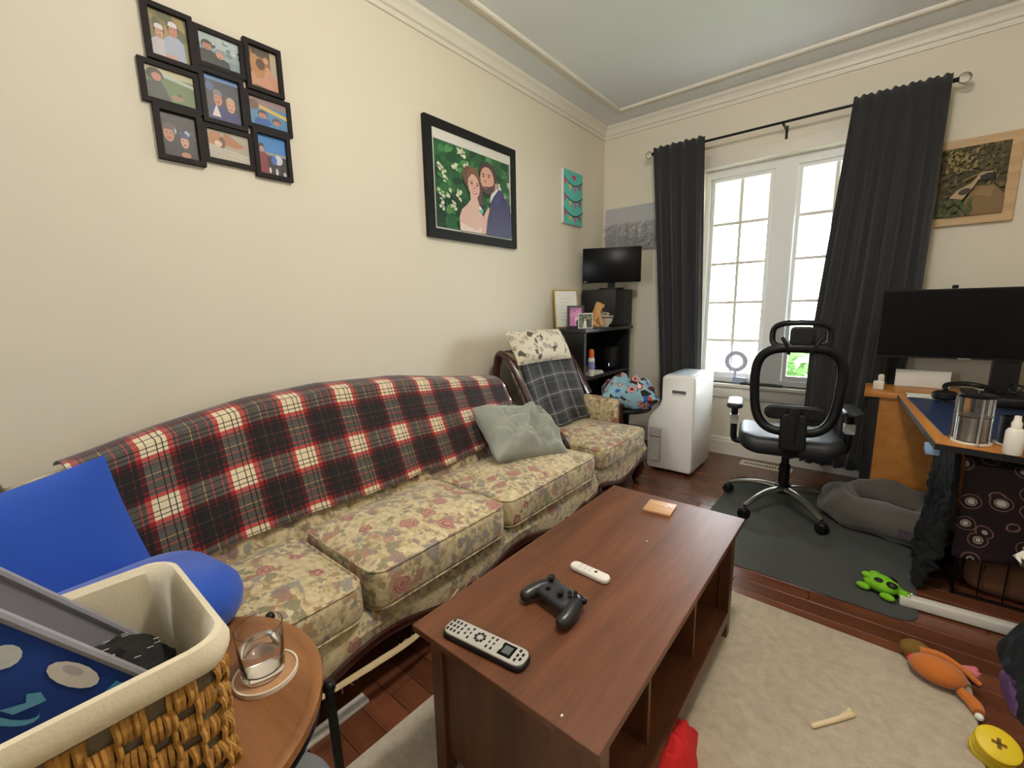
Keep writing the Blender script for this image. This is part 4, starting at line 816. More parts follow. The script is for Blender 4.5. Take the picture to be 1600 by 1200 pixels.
printed('photo', [((70, 96, 70), FULL)]+blobs(42, 24, [(50, 76, 54), (110, 130, 100), (36, 56, 44)], .05, .15)+[((226, 224, 220), [(.3, 0), (.4, .5), (.55, .5), (.6, 0)]), (SK, ell(.47, .6, .08, .1)), ((30, 30, 36), [(.6, 0), (.6, .6), (.8, .6), (.85, 0)]), (SK2, ell(.7, .7, .08, .1))], tm @ Vector((-.05, -.0035, .006)), tm.to_3x3() @ Vector((.1, 0, 0)), tm.to_3x3() @ Vector((0, 0, .104)), ph)
ph2 = T('greeting_card', 'white folded greeting card behind the dog figurine', 'card', (.235, 3.12, zk), math.radians(50), world=False)
b = bm_(); loft(b, [[(-.07, -.03, 0), (-.07, 0, .115), (-.07, .03, 0), (-.07, .028, 0), (-.07, 0, .112), (-.07, -.028, 0)], [(.07, -.03, 0), (.07, 0, .115), (.07, .03, 0), (.07, .028, 0), (.07, 0, .112), (.07, -.028, 0)]]); O('card', b, 'paper', ph2, smooth=False)
# dog figurine (sitting)
dg = T('dog_figurine', 'tan seated dog figurine atop the bookcase beside a bowl', 'figurine', (.31, 3.06, zk), math.radians(-70), world=False); dg.scale = (1.2, 1.2, 1.2)
def skin(verts, edges, radii, sub=2):
    me = bpy.data.meshes.new('skin'); me.from_pydata(verts, edges, []); o = bpy.data.objects.new('skin', me); COL.objects.link(o)
    m = o.modifiers.new('skin', 'SKIN'); 
    for i, r in enumerate(radii): me.skin_vertices[0].data[i].radius = (r, r) if not isinstance(r, tuple) else r
    me.skin_vertices[0].data[0].use_root = True; m.use_smooth_shade = True
    s = o.modifiers.new('sub', 'SUBSURF'); s.levels = sub; s.render_levels = sub
    dgp = bpy.context.evaluated_depsgraph_get(); e = o.evaluated_get(dgp); out = bpy.data.meshes.new_from_object(e)
    b = bm_(); b.from_mesh(out); bpy.data.objects.remove(o); bpy.data.meshes.remove(me); bpy.data.meshes.remove(out); return b
O('body', skin([(0, -.02, .035), (0, 0, .075), (0, .014, .112), (0, .022, .142), (0, .05, .140), (.0, .062, .137), (.018, .03, .08), (.018, .038, .04), (.018, .046, .01), (-.018, .03, .08), (-.018, .038, .04), (-.018, .046, .01), (.03, .0, .025), (.032, .035, .012), (-.03, .0, .025), (-.032, .035, .012), (0, -.055, .015), (.016, .012, .165), (-.016, .012, .165)],
  [(0, 1), (1, 2), (2, 3), (3, 4), (4, 5), (1, 6), (6, 7), (7, 8), (1, 9), (9, 10), (10, 11), (0, 12), (12, 13), (0, 14), (14, 15), (0, 16), (3, 17), (3, 18)], [.034, .032, .024, .024, .015, .01, .012, .009, .010, .012, .009, .010, .018, .011, .018, .011, .008, .006, .006]), 'wdog', dg)
b = bm_(); ball((0, .071, .139), .006, b, 1); ball((.011, .047, .152), .003, b, 1); ball((-.011, .047, .152), .003, b, 1); o = O('face', b, 'black', dg); o['kind'] = 'stuff'
bw = T('ceramic_bowl', 'cream ceramic bowl with brown band holding a coiled cable', 'bowl', (.29, 3.25, zk))
c_ = TR((.285, 3.27, zk))
O('bowl', lathe([(0, 0), (.03, 0), (.033, .012), (.055, .035), (.068, .075), (.07, .09), (.066, .09), (.062, .072), (.05, .038), (.03, .018), (0, .016)], 32, mtx=c_), 'ceram', bw); O('band', ring([(.0675, .07), (.0702, .078), (.0702, .082), (.068, .082)], 32, mtx=c_), 'ceramic_band', bw)
r2 = random.Random(4); pts = [(.285+.05*math.cos(i*1.9)*(.5+.5*r2.random()), 3.27+.05*math.sin(i*1.9)*(.5+.5*r2.random()), zk+.085+.02*math.sin(i*1.3)+.01) for i in range(14)]+[(.3, 3.2, zk+.12), (.31, 3.15, zk+.165), (.30, 3.12, zk+.17)]
tag(O('white_cable', tube(smooth_pts(pts, 6), .0028, 6), 'bottle'), 'white cable coiled in the cream bowl', 'cable')
# things on the bookcase shelves
sz1 = .645+.025; sz0 = .4+.025
bt = T('spray_can', 'white spray can with an orange cap on the bookcase shelf', 'spray can', (.30, 3.03, sz1)); c_ = TR((.298, 3.03, sz1))
O('can', lathe([(0, 0), (.026, 0), (.027, .004), (.027, .135), (.02, .145), (0, .145)], 24, mtx=c_), 'bottle', bt); O('cap', lathe([(.021, .1455), (.022, .19), (.016, .21), (.0, .212)], 24, mtx=c_), 'orange', bt); O('can_label', ring([(.0273, .05), (.0275, .055), (.0275, .11), (.0273, .115)], 24, mtx=c_), mat('can_label_blue', (120, 140, 190), .5), bt)
tag(O('orange_bowl', lathe([(0, 0), (.03, 0), (.06, .03), (.062, .034), (.057, .033), (.028, .006), (0, .006)], 28, mtx=TR((.22, 3.12, sz1+.022))), mat('amber_dish', (206, 132, 30), .35)), 'amber shallow dish on the papers in the bookcase', 'dish')
pp = T('paper_stack', 'small stack of white papers on the bookcase shelf', 'papers', (.24, 3.12, sz1))
for i in range(3): O('sheet', B(-.075, .075, -.1, .1, i*.007, i*.007+.0065, mtx=TR((.23, 3.13, sz1), rz=.1*i)), 'paper', pp, smooth=False)
dv = T('black_device', 'glossy black media box on the upper bookcase shelf', 'media box', (.16, 3.44, sz1)); O('body', B(.05, .28, 3.3, 3.6, sz1+.004, sz1+.2, bev=.01), 'blackgl', dv); O('indicator', B(.2801, .2815, 3.36, 3.367, sz1+.04, sz1+.065), emit('indicator_light', (220, 230, 255), 1.2), dv, smooth=False)
for y_ in (3.32, 3.58): O('foot', B(.07, .26, y_-.01, y_+.01, sz1, sz1+.005), 'black', dv, smooth=False)
cn = T('game_console', 'grey game console box on the lower bookcase shelf', 'console', (.2, 3.03, sz0)); O('body', B(.06, .30, 2.91, 3.21, sz0+.003, sz0+.06, bev=.005), mat('console_grey', (96, 96, 96), .5), cn); O('end_cap', B(.295, .318, 2.915, 2.96, sz0+.004, sz0+.06, bev=.003), mat('console_light', (186, 182, 172), .5), cn); O('slot', B(.2995, .3025, 2.98, 3.18, sz0+.028, sz0+.034), 'black', cn, smooth=False)
for i in range(4): tag(O('hardcover_book', B(.1, .3-.01*i, 2.91+.06*i, 2.955+.06*i, .0855, .30-.02*i, bev=.002), mat(f'book_cloth_{i}', [(206, 200, 186), (60, 70, 90), (120, 60, 50), (190, 180, 160)][i], .7)), ['cream', 'slate', 'brick-red', 'sand'][i]+' hardcover book standing on the bottom bookcase shelf', 'book')
# dark side table with patterned bag, between the armchair and the air conditioner
st2 = T('accent_table', 'dark round accent table between armchair and air conditioner', 'side table', (.60, 2.99, 0))
O('tabletop', lathe([(0, .44), (.175, .44), (.185, .45), (.185, .462), (.178, .468), (0, .468)], 40, mtx=TR((.60, 3.03, 0))), 'blackwood', st2)
O('pedestal', lathe([(.12, 0), (.12, .015), (.03, .05), (.022, .2), (.03, .4), (.06, .44)], 24, mtx=TR((.60, 3.02, 0))), 'blackwood', st2)
b = pillow(.40, .33, .20, 28, .08, 12, .04, TR((.62, 3.02, .565), rz=.5, rx=.12))
for v in b.verts: v.co.z = max(v.co.z, .470); v.co += Vector((noise.noise(v.co*14), noise.noise(v.co*14+Vector((4, 0, 0))), 0))*.012
bgx = T('patterned_bag', 'pale blue soft bag with red and black ring print on the dark table', 'bag', (.595, 3.0, .469)); O('bag_body', b, 'bagprint', bgx)
O('drawstring', tube(smooth_pts([(.47, 2.9, .53), (.45, 2.87, .50), (.46, 2.86, .475)], 5), .004, 6), 'navy', bgx)
# ================================================================== OFFICE CHAIR
oc = T('office_chair', 'black mesh-back ergonomic office chair with headrest on the grey mat', 'office chair', (1.665, 2.89, .006), math.radians(11), world=False)   # local +y = forward
angs = [math.radians(170+72*k-11) for k in range(5)]
for a in angs:
    d = Vector((math.cos(a), math.sin(a), 0))
    lg = O('base_leg', tube(smooth_pts([d*.03+Vector((0, 0, .125)), d*.12+Vector((0, 0, .125)), d*.22+Vector((0, 0, .105)), d*.305+Vector((0, 0, .072))], 5), lambda t: .024-.01*t, 10, flat=.75), 'steel', oc)
    w1 = bm_(); sd = Vector((-d.y, d.x, 0))
    for s in (-1, 1):
        p = d*.31+sd*(s*.013)+Vector((0, 0, .028)); tube([p-sd*.008, p+sd*.008], .0275, 16, w1)
    cw = O('caster', w1, 'black', lg); O('caster_hood', ball(d*.31+Vector((0, 0, .044)), .026, None, 2, (1, 1, .75)), 'black', lg)
O('hub', lathe([(.0, .10), (.04, .10), (.045, .115), (.04, .145), (.03, .15), (0, .15)], 20), 'black', oc)
O('gas_lift', lathe([(.028, .15), (.028, .27), (.02, .272), (.02, .36), (0, .36)], 18), 'black', oc)
O('mechanism', B(-.09, .09, -.11, .12, .345, .39, bev=.012), 'black', oc)
O('tilt_lever', tube([(-.09, .02, .365), (-.2, .03, .36), (-.23, .03, .35)], .008, 8), 'black', oc)
def seat_fn():
    b = slab(.50, .5, .10, .1, .045, .012, 7, mtx=TR((0, .02, .365)))
    for v in b.verts:
        v.co.z += .03*(abs(v.co.x)/.26)**2.2-.02*max(0, (v.co.y-.1)/.17)
    return b
O('seat', seat_fn(), 'leather', oc)
# backrest frame : rounded trapezoid loop, gently curved
def bpt(t):
    a = 2*PI*t; c, s = math.cos(a), math.sin(a); sg = lambda q, e: math.copysign(abs(q)**e, q)
    z = .75+.225*sg(s, .62); wd = .175+.024*((z-.51)/.45); x = wd*sg(c, .55)
    return Vector((x, -.235-.05*((z-.5)/.45)+.055*(x/.24)**2, z))
O('back_frame', tube([bpt(i/64) for i in range(64)], .021, 10, closed=True, flat=1.15), 'black', oc)
def mesh_fn(u, v):
    z = .53+.44*v; s_ = max(-1, min(1, (z-.75)/.225)); c_ = (1-abs(s_)**(1/.62*2))**.5 if abs(s_) < 1 else 0
    wd = (.175+.024*((z-.51)/.45))*max(0, c_)**.55*.985; x = wd*(u*2-1)
    return (x, -.235-.05*((z-.5)/.45)+.055*(x/.24)**2, z)
O('back_mesh', surf(mesh_fn, 24, 24, lambda u, v: (u*.45, v*.42)), 'meshf', oc, label='translucent black mesh of the backrest')
O('lumbar_pad', slab(.27, .075, .03, .035, .012, 0, mtx=TR((0, -.245, .635), rx=PI/2)), 'black', oc)
O('spine', tube(smooth_pts([(0, -.05, .37), (0, -.17, .38), (0, -.26, .43), (0, -.275, .54), (0, -.278, .66)], 5), .035, 10, flat=.6), 'black', oc)
O('spine_plate', slab(.12, .2, .03, .03, .01, 0, mtx=TR((0, -.262, .535), rx=PI/2)), 'black', oc)
for s in (-1, 1): O('headrest_bracket', tube(smooth_pts([(s*.05, -.285, .945), (s*.06, -.30, .985), (s*.085, -.30, 1.03)], 4), .009, 8), 'black', oc)
def hpt(t):
    a = 2*PI*t; c, s = math.cos(a), math.sin(a); sg = lambda q, e: math.copysign(abs(q)**e, q)
    x = .125*sg(c, .55); return Vector((x, -.275+.05*(x/.14)**2, 1.032+.062*sg(s, .6)+.008*(1-(x/.14)**2)))
O('headrest_frame', tube([hpt(i/48) for i in range(48)], .0145, 9, closed=True), 'black', oc)
O('headrest_mesh', surf(lambda u, v: tuple(Vector((.135*(u*2-1), -.275+.05*(u*2-1)**2, 1.036+.055*(v*2-1)*(1-abs(u*2-1)**5)))), 16, 8, lambda u, v: (u*.27, v*.11)), 'meshf', oc)
O('headrest_clamp', slab(.1, .095, .03, .02, .01, 0, mtx=TR((0, -.275, 1.034), rx=PI/2)), 'black', oc)
for s in (-1, 1):
    ar = O('arm_support', tube(smooth_pts([(s*.15, .0, .38), (s*.25, .0, .385), (s*.275, 0, .40), (s*.28, 0, .46), (s*.28, 0, .6)], 5), .019, 10), 'black', oc)
    O('height_sleeve', B(s*.28-.024, s*.28+.024, -.03, .03, .49, .545, bev=.006), 'silver', ar); O('arm_pad', slab(.085, .25, .03, .035, .012, .003, mtx=TR((s*.28, .01, .6))), 'leather', oc)
# ================================================================== WINDOW SILL THINGS, FLOOR VENT
wr = T('ring_lamp', 'pale lavender ring-shaped lamp on a small base on the windowsill', 'lamp', (1.19, 3.79, WZ0))
rc_ = Vector((1.17, 3.79, WZ0+.175))
O('ring', tube([rc_+Vector((.066*math.cos(2*PI*i/40), 0, .066*math.sin(2*PI*i/40))) for i in range(40)], .011, 10, closed=True, flat=1.6), 'purple', wr); O('base', B(1.155, 1.25, 3.765, 3.815, WZ0, WZ0+.05, bev=.004), mat('grey_base', (150, 160, 180), .5), wr); O('neck', B(1.16, 1.18, 3.78, 3.80, WZ0+.05, WZ0+.105), 'purple', wr)
kb = T('keypad', 'flat dark keypad lying on the windowsill behind the office chair', 'keypad', (1.38, 3.77, WZ0)); O('case', B(1.22, 1.5, 3.735, 3.80, WZ0, WZ0+.014, bev=.003), 'black', kb)
b = bm_(); [box(b, 1.24+.024*i, 1.258+.024*i, 3.745+.024*k, 3.763+.024*k, WZ0+.014, WZ0+.018) for i in range(10) for k in range(2)]; o = O('keys', b, mat('key_grey', (60, 58, 62), .6), kb, smooth=False); o['kind'] = 'stuff'
vt = T('floor_vent', 'white metal floor vent register in the planks by the window wall', 'floor vent', (1.46, 3.61, 0), math.radians(0), world=False)
O('frame', frame_bm(-.17, .17, -.05, .05, .018, 0, .006), 'ceram', vt, smooth=False, rot=(0, -PI/2, 0)); vt.children[0].data.transform(Matrix(((0, 1, 0, 0), (0, 0, 1, 0), (1, 0, 0, 0), (0, 0, 0, 1)))); vt.children[0].rotation_euler = (0, 0, 0)
O('dark_grille', B(-.152, .152, -.032, .032, .0005, .002), 'black', vt, smooth=False)
for i in range(17): O('louver', B(-.148+i*.018, -.141+i*.018, -.032, .032, .002, .0048), 'ceram', vt, smooth=False)
# ================================================================== DOG BED
db = T('dog_bed', 'slumped grey plush dog bed on the floor behind the office chair', 'dog bed', (2.14, 2.98, 0), math.radians(-12), world=False)
b = bm_(); pts = []
for i in range(44):
    x, y = .2*math.copysign(abs(math.cos(2*PI*i/44))**.6, math.cos(2*PI*i/44)), .14*math.copysign(abs(math.sin(2*PI*i/44))**.6, math.sin(2*PI*i/44))
    pts.append((x, y, .085+.03*(y > .1)+.015*noise.noise(Vector((x*5, y*5, 1)))-.03*(y < -.15)))
tube(pts, .088, 18, b, True)
for v in b.verts:
    v.co += Vector((noise.noise(v.co*9), noise.noise(v.co*9+Vector((3, 0, 0))), noise.noise(v.co*7+Vector((0, 3, 0)))))*.032; v.co.z = max(v.co.z, .004)
O('bolster', b, 'bed', db); O('cushion', slab(.36, .2, .10, .08, .03, .02, mtx=TR((0, 0, .004))), mat('bed_inner', (96, 90, 84), .97, var=.15, bump=.5, bs=60), db)
O('brand_tag', B(-.03, .03, -.004, 0, 0, .04, mtx=TR((.12, -.238, .06), rx=-.3)), mat('dark_tag', (52, 38, 46), .7), db, smooth=False)
# ================================================================== DESK AREA
DZ = .70
cz = T('credenza', 'orange oak credenza with black edge at the end of the desk', 'cabinet', (2.5, 3.36, 0))
O('body', B(2.03, 3.05, 3.23, 3.54, 0, .665), 'oak', cz, smooth=False); O('edge_panel', B(2.005, 2.03, 3.22, 3.545, 0, .665), 'blackwood', cz, smooth=False); O('top', B(1.985, 3.07, 3.205, 3.545, .666, DZ-.002, bev=.003), 'oak', cz)
O('side_stile', B(2.03, 2.055, 3.222, 3.23, 0, .665), 'blackwood', cz, smooth=False)
dk = T('desk', 'orange oak desk with black edge and dark blue desk mat', 'desk', (2.6, 2.6, 0))
quad = [(2.13, 3.19), (2.205, 2.14), (3.0, 1.98), (3.05, 3.19)]
def shrink(q, k): cx, cy = sum(p[0] for p in q)/4, sum(p[1] for p in q)/4; return [(cx+(x-cx)*k, cy+(y-cy)*k) for x, y in q]
O('desktop', prism(quad[::-1], .006, mtx=TR((0, 0, DZ-.006))), 'oak', dk, smooth=False); O('edge_band', prism(shrink(quad, 1.002)[::-1], .022, mtx=TR((0, 0, DZ-.0285))), 'black', dk, smooth=False)
for x, y in ((2.6, 3.1), (2.95, 2.95), (2.95, 2.15)): O('leg', B(x-.03, x+.03, y-.03, y+.03, 0, DZ-.0285), 'blackmetal', dk, smooth=False)
O('cross_bar', B(2.62, 2.92, 3.06, 3.1, .6, .66), 'blackmetal', dk, smooth=False)
hs = O('height_switch', B(2.185, 2.225, 2.18, 2.25, DZ-.062, DZ-.03, bev=.004), 'ltblue', dk, label='pale blue height switch under the desk edge')
tag(O('desk_mat', prism(shrink([(2.16, 3.1), (2.235, 2.26), (2.85, 2.2), (2.9, 3.1)], 1)[::-1], .003, mtx=TR((0, 0, DZ))), 'navy', smooth=False), 'dark blue desk mat on the oak desk', 'desk mat')
mn = T('ultrawide_monitor', 'wide black curved monitor standing on the oak credenza', 'monitor', (2.6, 3.36, DZ))
def mon(y_off, z0, z1, th):
    b = bm_(); ring_ = []
    for i in range(25):
        t = i/24; x = 2.02+t*1.0; y_ = 3.34+.05*(1-(2*t-1)**2)+y_off
        ring_.append([(x, y_, z0), (x, y_+th, z0), (x, y_+th, z1), (x, y_, z1)])
    return loft(b, ring_)
O('screen', mon(0, .895, 1.258, .002), 'blackgl', mn, smooth=False); O('housing', mon(.0022, .885, 1.266, .03), 'black', mn, smooth=False)
O('bottom_bezel', mon(-.004, .885, .8945, .006), 'black', mn, smooth=False); O('badge', B(2.36, 2.41, 3.366, 3.369, .888, .892), 'silver', mn, smooth=False)
O('stand_neck', B(2.5, 2.6, 3.40, 3.45, DZ+.012, 1.0), 'black', mn, smooth=False); O('stand_base', slab(.3, .17, .012, .04, .004, 0, mtx=TR((2.55, 3.45, DZ-.001))), 'black', mn)
wcm = T('webcam', 'tiny black webcam clipped on top of the wide monitor', 'webcam', (2.32, 3.39, 1.267)); O('body', B(2.30, 2.325, 3.382, 3.402, 1.267, 1.285, bev=.003), 'black', wcm); O('lens', lathe([(.006, 0), (.006, .002), (0, .002)], 14, mtx=TR((2.312, 3.383, 1.277), rx=PI/2)), 'blackgl', wcm)
c = Vector((2.045, 3.3, DZ-.002)); wbt = T('dropper_bottle', 'small white squeeze bottle on the credenza corner by the curtain', 'bottle', c)
O('bottle', slab(.05, .035, .05, .012, .006, 0, mtx=TR(c)), 'bottle', wbt); O('cap', lathe([(.014, .0505), (.014, .085), (.008, .09), (0, .09)], 16, mtx=TR(c+Vector((.008, 0, 0)))), 'bottle', wbt)
pp = T('loose_papers', 'loose white papers at the far end of the desk', 'papers', (2.27, 3.2, DZ))
for i in range(4): O('sheet', B(-.105, .105, -.06, .06, .0005+i*.0022, .0022+i*.0022, mtx=TR((2.27, 3.12, DZ+.0032), rz=-.1+.07*i)), 'paper', pp, smooth=False)
tag(O('white_card', B(2.12, 2.36, 3.50, 3.512, DZ-.0005, DZ+.10, bev=.001), 'paper'), 'white card propped behind the headphones under the monitor', 'card')
hp = T('headphones', 'black over-ear headphones and cable on the desk below the monitor', 'headphones', (2.4, 3.1, DZ))
for x, y in ((2.3, 3.04), (2.46, 3.1)): O('ear_cup', lathe([(0, 0), (.04, .0), (.05, .012), (.05, .03), (.035, .042), (0, .045)], 20, mtx=TR((x, y, DZ+.013))), 'black', hp)
O('headband', tube(smooth_pts([(2.3, 3.04, DZ+.055), (2.31, 3.13, DZ+.075), (2.39, 3.18, DZ+.08), (2.46, 3.15, DZ+.07), (2.47, 3.1, DZ+.055)], 6), .012, 8), 'black', hp)
O('cable', tube(smooth_pts([(2.3, 3.0, DZ+.02), (2.29, 2.97, DZ+.008), (2.34, 2.95, DZ+.007), (2.42, 2.97, DZ+.007), (2.5, 2.94, DZ+.007), (2.6, 3.0, DZ+.007)], 6), .003, 6), 'black', hp)
b = bm_(); r2 = random.Random(2)
for k in range(5): tube(smooth_pts([(2.45+.05*k+r2.uniform(-.03, .03), 3.16+r2.uniform(-.05, .03), DZ+.01+r2.random()*.09) for _ in range(7)], 5), .004, 6, b)
tag(O('cable_tangle', b, 'black'), 'tangle of black cables under the wide monitor', 'cables', kind='stuff')
tag(O('sound_bar', slab(.55, .1, .05, .025, .015, .0, mtx=TR((2.66, 3.02, DZ+.004))), 'black'), 'low black sound bar on the desk under the monitor', 'speaker')
# french-press style glass jug
c = onz(1517, 690, DZ+.004); c.z = DZ+.0005
jg = T('glass_jug', 'tall clear glass coffee press with metal frame on the desk', 'coffee press', c); H_ = .165
O('glass', lathe([(0, .004), (.045, .004), (.047, .008), (.047, H_), (.0455, H_), (.0455, .010), (0, .008)], 40, mtx=TR(c)), 'tumbler', jg)
O('base_ring', ring([(.048, 0), (.053, .001), (.053, .008), (.048, .009)], 40, mtx=TR(c)), 'ceram', jg); O('lid', lathe([(0, H_+.001), (.049, H_+.001), (.05, H_+.006), (.043, H_+.013), (.01, H_+.017), (0, H_+.017)], 40, mtx=TR(c)), 'blackgl', jg)
O('plunger_knob', lathe([(.003, H_+.017), (.003, H_+.022), (.012, H_+.026), (.012, H_+.029), (0, H_+.031)], 20, mtx=TR(c)), 'chrome', jg); O('filter_plate', lathe([(0, .1), (.044, .1), (.044, .104), (0, .104)], 30, mtx=TR(c)), 'steel', jg)
for a in (160, 280, 40):
    dx, dy = math.cos(math.radians(a)), math.sin(math.radians(a)); O('frame_leg', tube([c+Vector((dx*.058, dy*.058, .002)), c+Vector((dx*.051, dy*.051, .02)), c+Vector((dx*.051, dy*.051, H_))], .004, 8), 'chrome', jg)
O('steel_sleeve', lathe([(.0, .012), (.041, .012), (.041, .096), (0, .096)], 30, mtx=TR(c)), 'steel', jg)
c2 = Vector((c.x+.112, c.y+.04, DZ+.0008)); mg = T('black_mug', 'black mug on a pale coaster behind the white spray bottle', 'mug', c2)
O('mug', lathe([(0, .006), (.042, .006), (.045, .012), (.045, .1), (.041, .1), (.041, .014), (0, .012)], 30, mtx=TR(c2)), 'black', mg); O('saucer', lathe([(0, 0), (.05, 0), (.055, .005), (0, .0055)], 30, mtx=TR(c2)), 'ceram', mg); O('handle', tube(smooth_pts([c2+Vector((.043, .0, .085)), c2+Vector((.072, 0, .075)), c2+Vector((.07, 0, .04)), c2+Vector((.043, 0, .028))], 5), .006, 8), 'black', mg)
c = onz(1581, 708, DZ+.004); c.z = DZ+.0008; sp = T('spray_bottle', 'white spray bottle with nozzle cap at the front edge of the desk', 'bottle', c)
O('bottle', lathe([(0, 0), (.021, 0), (.023, .004), (.023, .075), (.018, .085), (.012, .088), (0, .088)], 24, mtx=TR(c)), 'bottle', sp); O('nozzle', lathe([(.013, .0885), (.013, .105), (.009, .112), (.008, .128), (0, .13)], 18, mtx=TR(c)), 'bottle', sp)
# ================================================================== DOG CRATE UNDER THE DESK
cr = T('dog_crate', 'wire dog crate under the desk draped with a printed cover', 'dog crate', (2.66, 2.65, 0))
CX0, CX1, CYF, CYB, CH = 2.345, 2.98, 2.42, 2.88, .56
for x in (CX0, CX1):
    for y_ in (CYF, CYB): O('post', tube([(x, y_, .005), (x, y_, CH)], .006, 8), 'blackmetal', cr)
for z in (.012, CH): O('rail', tube([(CX0, CYF, z), (CX1, CYF, z), (CX1, CYB, z), (CX0, CYB, z)], .005, 8, closed=True), 'blackmetal', cr)
for i in range(1, 9): x = CX0+(CX1-CX0)*i/9; O('bar', tube([(x, CYF, .012), (x, CYF, CH)], .0025, 6), 'blackmetal', cr)
tag(O('crate_cushion', slab(.5, .38, .14, .08, .05, .02, mtx=TR((2.63, 2.65, .006))), mat('brown_cushion', (110, 72, 48), .95, var=.2, bump=.4)), 'brown cushion lying inside the dog crate', 'cushion')
def cover(u, v):   # over the top and down the front, lower hem lifts in the middle
    x = CX0-.02+(CX1-CX0+.04)*u; w_ = .012*math.sin(u*17+1.5)+.012*noise.noise(Vector((u*4, v*3, 5)))
    s = v*.86
    if s < .46: return (x, CYB-s, CH+.018+.4*w_)
    d = s-.46; hem = .8+.2*math.cos(u*PI*2)
    return (x, CYF-.022+w_*min(1, d*6), CH+.018-d*(.62+.4*hem))
cv = O('crate_cover', surf(cover, 50, 40), 'pawprint'); solid(cv, .004, 1); tag(cv, 'maroon and black ring-printed blanket draped over the dog crate', 'blanket')
def shag(u, v):
    z = .62*(1-v)+.015; y_ = 2.36+.5*u; w_ = .03*math.sin(u*11+v*4)+.03*noise.noise(Vector((u*5, v*6, 3)))+.03*noise.noise(Vector((u*17, v*21, 8)))
    return (CX0-.05-.03*v*v+w_*v, y_, z+.01*math.sin(u*9))
sg = O('shaggy_blanket', surf(shag, 60, 60), mat('black_shag', (10, 11, 15), .97, var=.5, vs=30, bump=1, bs=70)); solid(sg, .02, 0); tag(sg, 'shaggy black blanket hanging down the side of the dog crate', 'blanket')
pa, pb_ = onz(1405, 936, .02), onz(1562, 980, .02); a, L_, c = btw(pa, pb_)
tag(O('white_board', B(-L_/2-.0, L_/2+.06, -.021, .021, .001, .036, bev=.002, mtx=TR((c.x, c.y, .0065), rz=a)), 'white'), 'white painted wooden board lying on the floor by the dog crate', 'board')
# laundry heap at the right
def heap(cx, cy, rx, ry, h, seed, n=36):
    def fn(u, v):
        a = 2*PI*u; r = v; k = 1+.28*noise.noise(Vector((math.cos(a)*1.5, math.sin(a)*1.5, seed)))
        x, y_ = cx+rx*r*k*math.cos(a), cy+ry*r*k*math.sin(a)
        z = h*(1-r**2.2)+.06*h/.3*noise.noise(Vector((x*11, y_*11, seed)))*(1-r**4)+.03*noise.noise(Vector((x*28, y_*28, seed)))*(1-r**6)
        return (x, y_, max(z, .003))
    b = surf(fn, n, n//2); bmesh.ops.remove_doubles(b, verts=b.verts, dist=1e-5); return b
tag(O('laundry_heap', heap(2.66, 1.86, .25, .46, .42, 3, 60), 'pile'), 'dark crumpled heap of mixed laundry on the floor by the desk', 'laundry')
b = pillow(.24, .2, .05, 16, .05, 6, .05, frm((2.52, 2.02, .37), (.5, .8, .2), (-.6, .3, .75))); tag(O('white_black_cloth', b, rings('white_black_cloth', 10, [(0, (20, 20, 22)), (.25, (220, 214, 202)), (.5, (26, 26, 28))], warp=.06)), 'black and white crumpled cloth on top of the laundry heap', 'cloth')
tag(O('purple_cloth', heap(2.43, 1.86, .025, .11, .035, 9, 24), mat('purple_satin', (86, 52, 96), .7, var=.4, vs=30)), 'purple and white cloth corner on the floor beside the laundry heap', 'cloth')
# ================================================================== TOYS
c = onz(1375, 932, 0); tt = T('turtle_toy', 'lime green plush turtle with black shell patches on the grey mat', 'toy turtle', (c.x, c.y+.03, .006), math.radians(-22), world=False)
O('shell', ball((0, 0, .038), .055, None, 3, (1.15, .85, .62)), 'plgreen', tt)
for x, y in ((.025, .02), (-.03, .018), (0, -.022), (.04, -.018), (-.045, -.015)): O('shell_patch', ball((x, y, .058), .021, None, 2, (1, .8, .55)), 'black' if x > -.02 else 'plgreen', tt)
O('head', skin([(.055, 0, .03), (.085, -.005, .034), (.098, -.006, .032)], [(0, 1), (1, 2)], [.016, .022, .012]), 'plgreen', tt)
for x, y in ((.04, .045), (.04, -.045), (-.045, .04), (-.045, -.04)): O('flipper', ball((x, y, .016), .022, None, 2, (1.2, .8, .6)), 'plgreen', tt)
for s in (-1, 1): O('eye', ball((.096, s*.012-.005, .044), .005, None, 1), 'paper', tt)
c = onz(1462, 1062, .02); ptoy = T('plush_bird', 'orange plush bird with brown head and pink foot at the rug edge', 'plush toy', (c.x, c.y, .013), math.radians(-12), world=False); ptoy.scale = (.8, .8, .8)
O('body', ball((0, 0, .05), .075, None, 3, (1.15, .8, .62)), 'plorange', ptoy); O('head', ball((-.075, .085, .04), .048, None, 3, (1.15, 1, .85)), 'plbrown', ptoy); O('wing', tube(smooth_pts([(-.06, .05, .07), (0, .07, .075), (.07, .055, .062), (.115, .04, .045)], 5), lambda t: .017-.008*t, 10), 'plorange', ptoy)
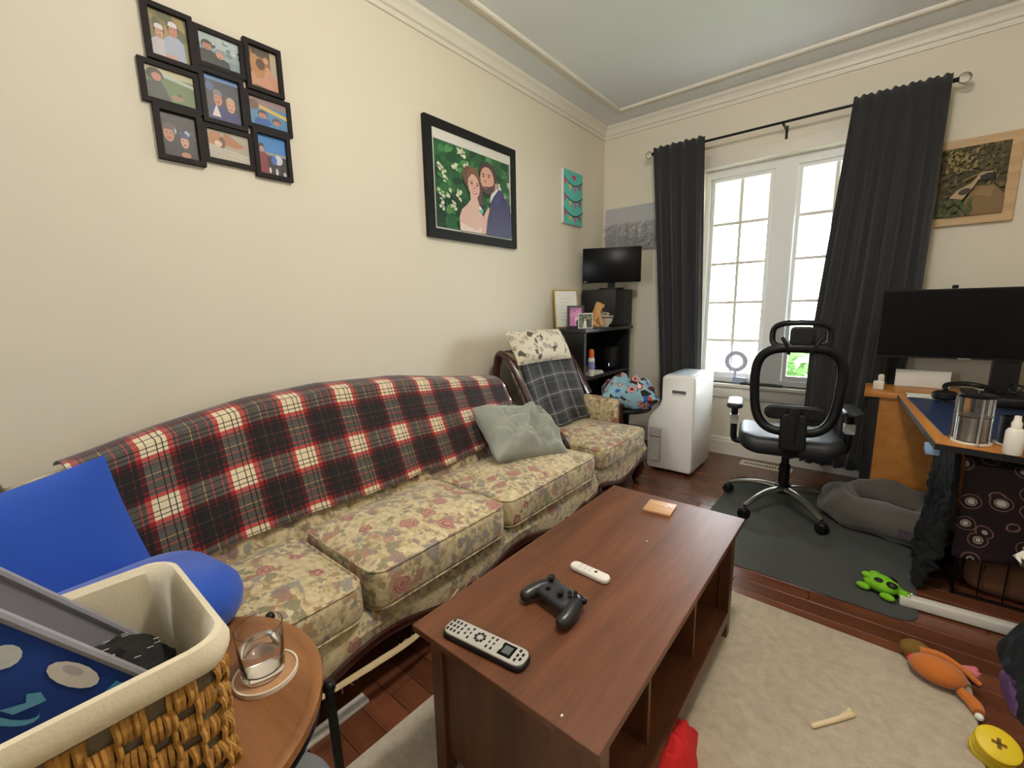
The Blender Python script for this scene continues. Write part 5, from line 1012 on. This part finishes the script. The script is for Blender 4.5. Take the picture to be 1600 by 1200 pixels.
O('pink_foot', skin([(.04, .095, .03), (.075, .115, .04), (.1, .135, .045), (.112, .11, .042), (.108, .095, .035)], [(0, 1), (1, 2), (1, 3), (1, 4)], [.016, .018, .011, .011, .01]), 'plpink', ptoy)
O('leg', tube(smooth_pts([(.07, -.03, .03), (.11, -.06, .022), (.125, -.09, .018)], 5), lambda t: .017+.004*math.sin(PI*t), 10), 'plorange', ptoy); O('foot_tip', ball((.128, -.105, .014), .013), 'paper', ptoy); O('collar', tube([(-.075, .03, .05), (-.08, .02, .03)], .016, 10), 'red', ptoy)
O('beak', tube([(-.09, .09, .035), (-.12, .085, .03)], lambda t: .014*(1-t)+.003, 8), 'ceramic_band', ptoy)
c = onz(1552, 1178, .03); yt = T('rubber_spool', 'yellow ribbed rubber spool toy with a cross hole on the floor', 'dog toy', (c.x, c.y, .004)); mm = TR((c.x, c.y, .045), rx=.42, ry=.1)
O('spool', lathe([(.0, -.032), (.036, -.032), (.043, -.026), (.043, -.016), (.036, -.011), (.036, -.004), (.043, 0), (.043, .008), (.037, .012), (.037, .017), (.044, .021), (.043, .031), (.036, .035), (0, .035)], 36, mtx=mm), 'yellow', yt)
b = bm_(); box(b, -.014, .014, -.004, .004, .0345, .0358, mtx=mm); box(b, -.004, .004, -.014, .014, .0345, .0358, mtx=mm); O('cross_hole', b, 'plbrown', yt, smooth=False)
pa, pb_ = onz(1267, 1135, .02), onz(1336, 1116, .02)
O_ = skin([tuple(pa), tuple(pa.lerp(pb_, .5)), tuple(pa.lerp(pb_, .78)), (pb_.x-.012, pb_.y+.012, .022), tuple(pb_)], [(0, 1), (1, 2), (2, 3), (2, 4)], [.007, .0075, .008, .008, .010]); tag(O('chew_bone', O_, 'bone'), 'pale rawhide chew bone lying on the beige rug', 'chew bone')
c = onz(1046, 1185, .02); b = heap(c.x+.01, c.y-.0, .05, .13, .09, 4, 24)
for v in b.verts: v.co.z += .0135
tag(O('red_cloth', b, 'red'), 'crumpled red cloth on the rug beside the coffee table', 'cloth')
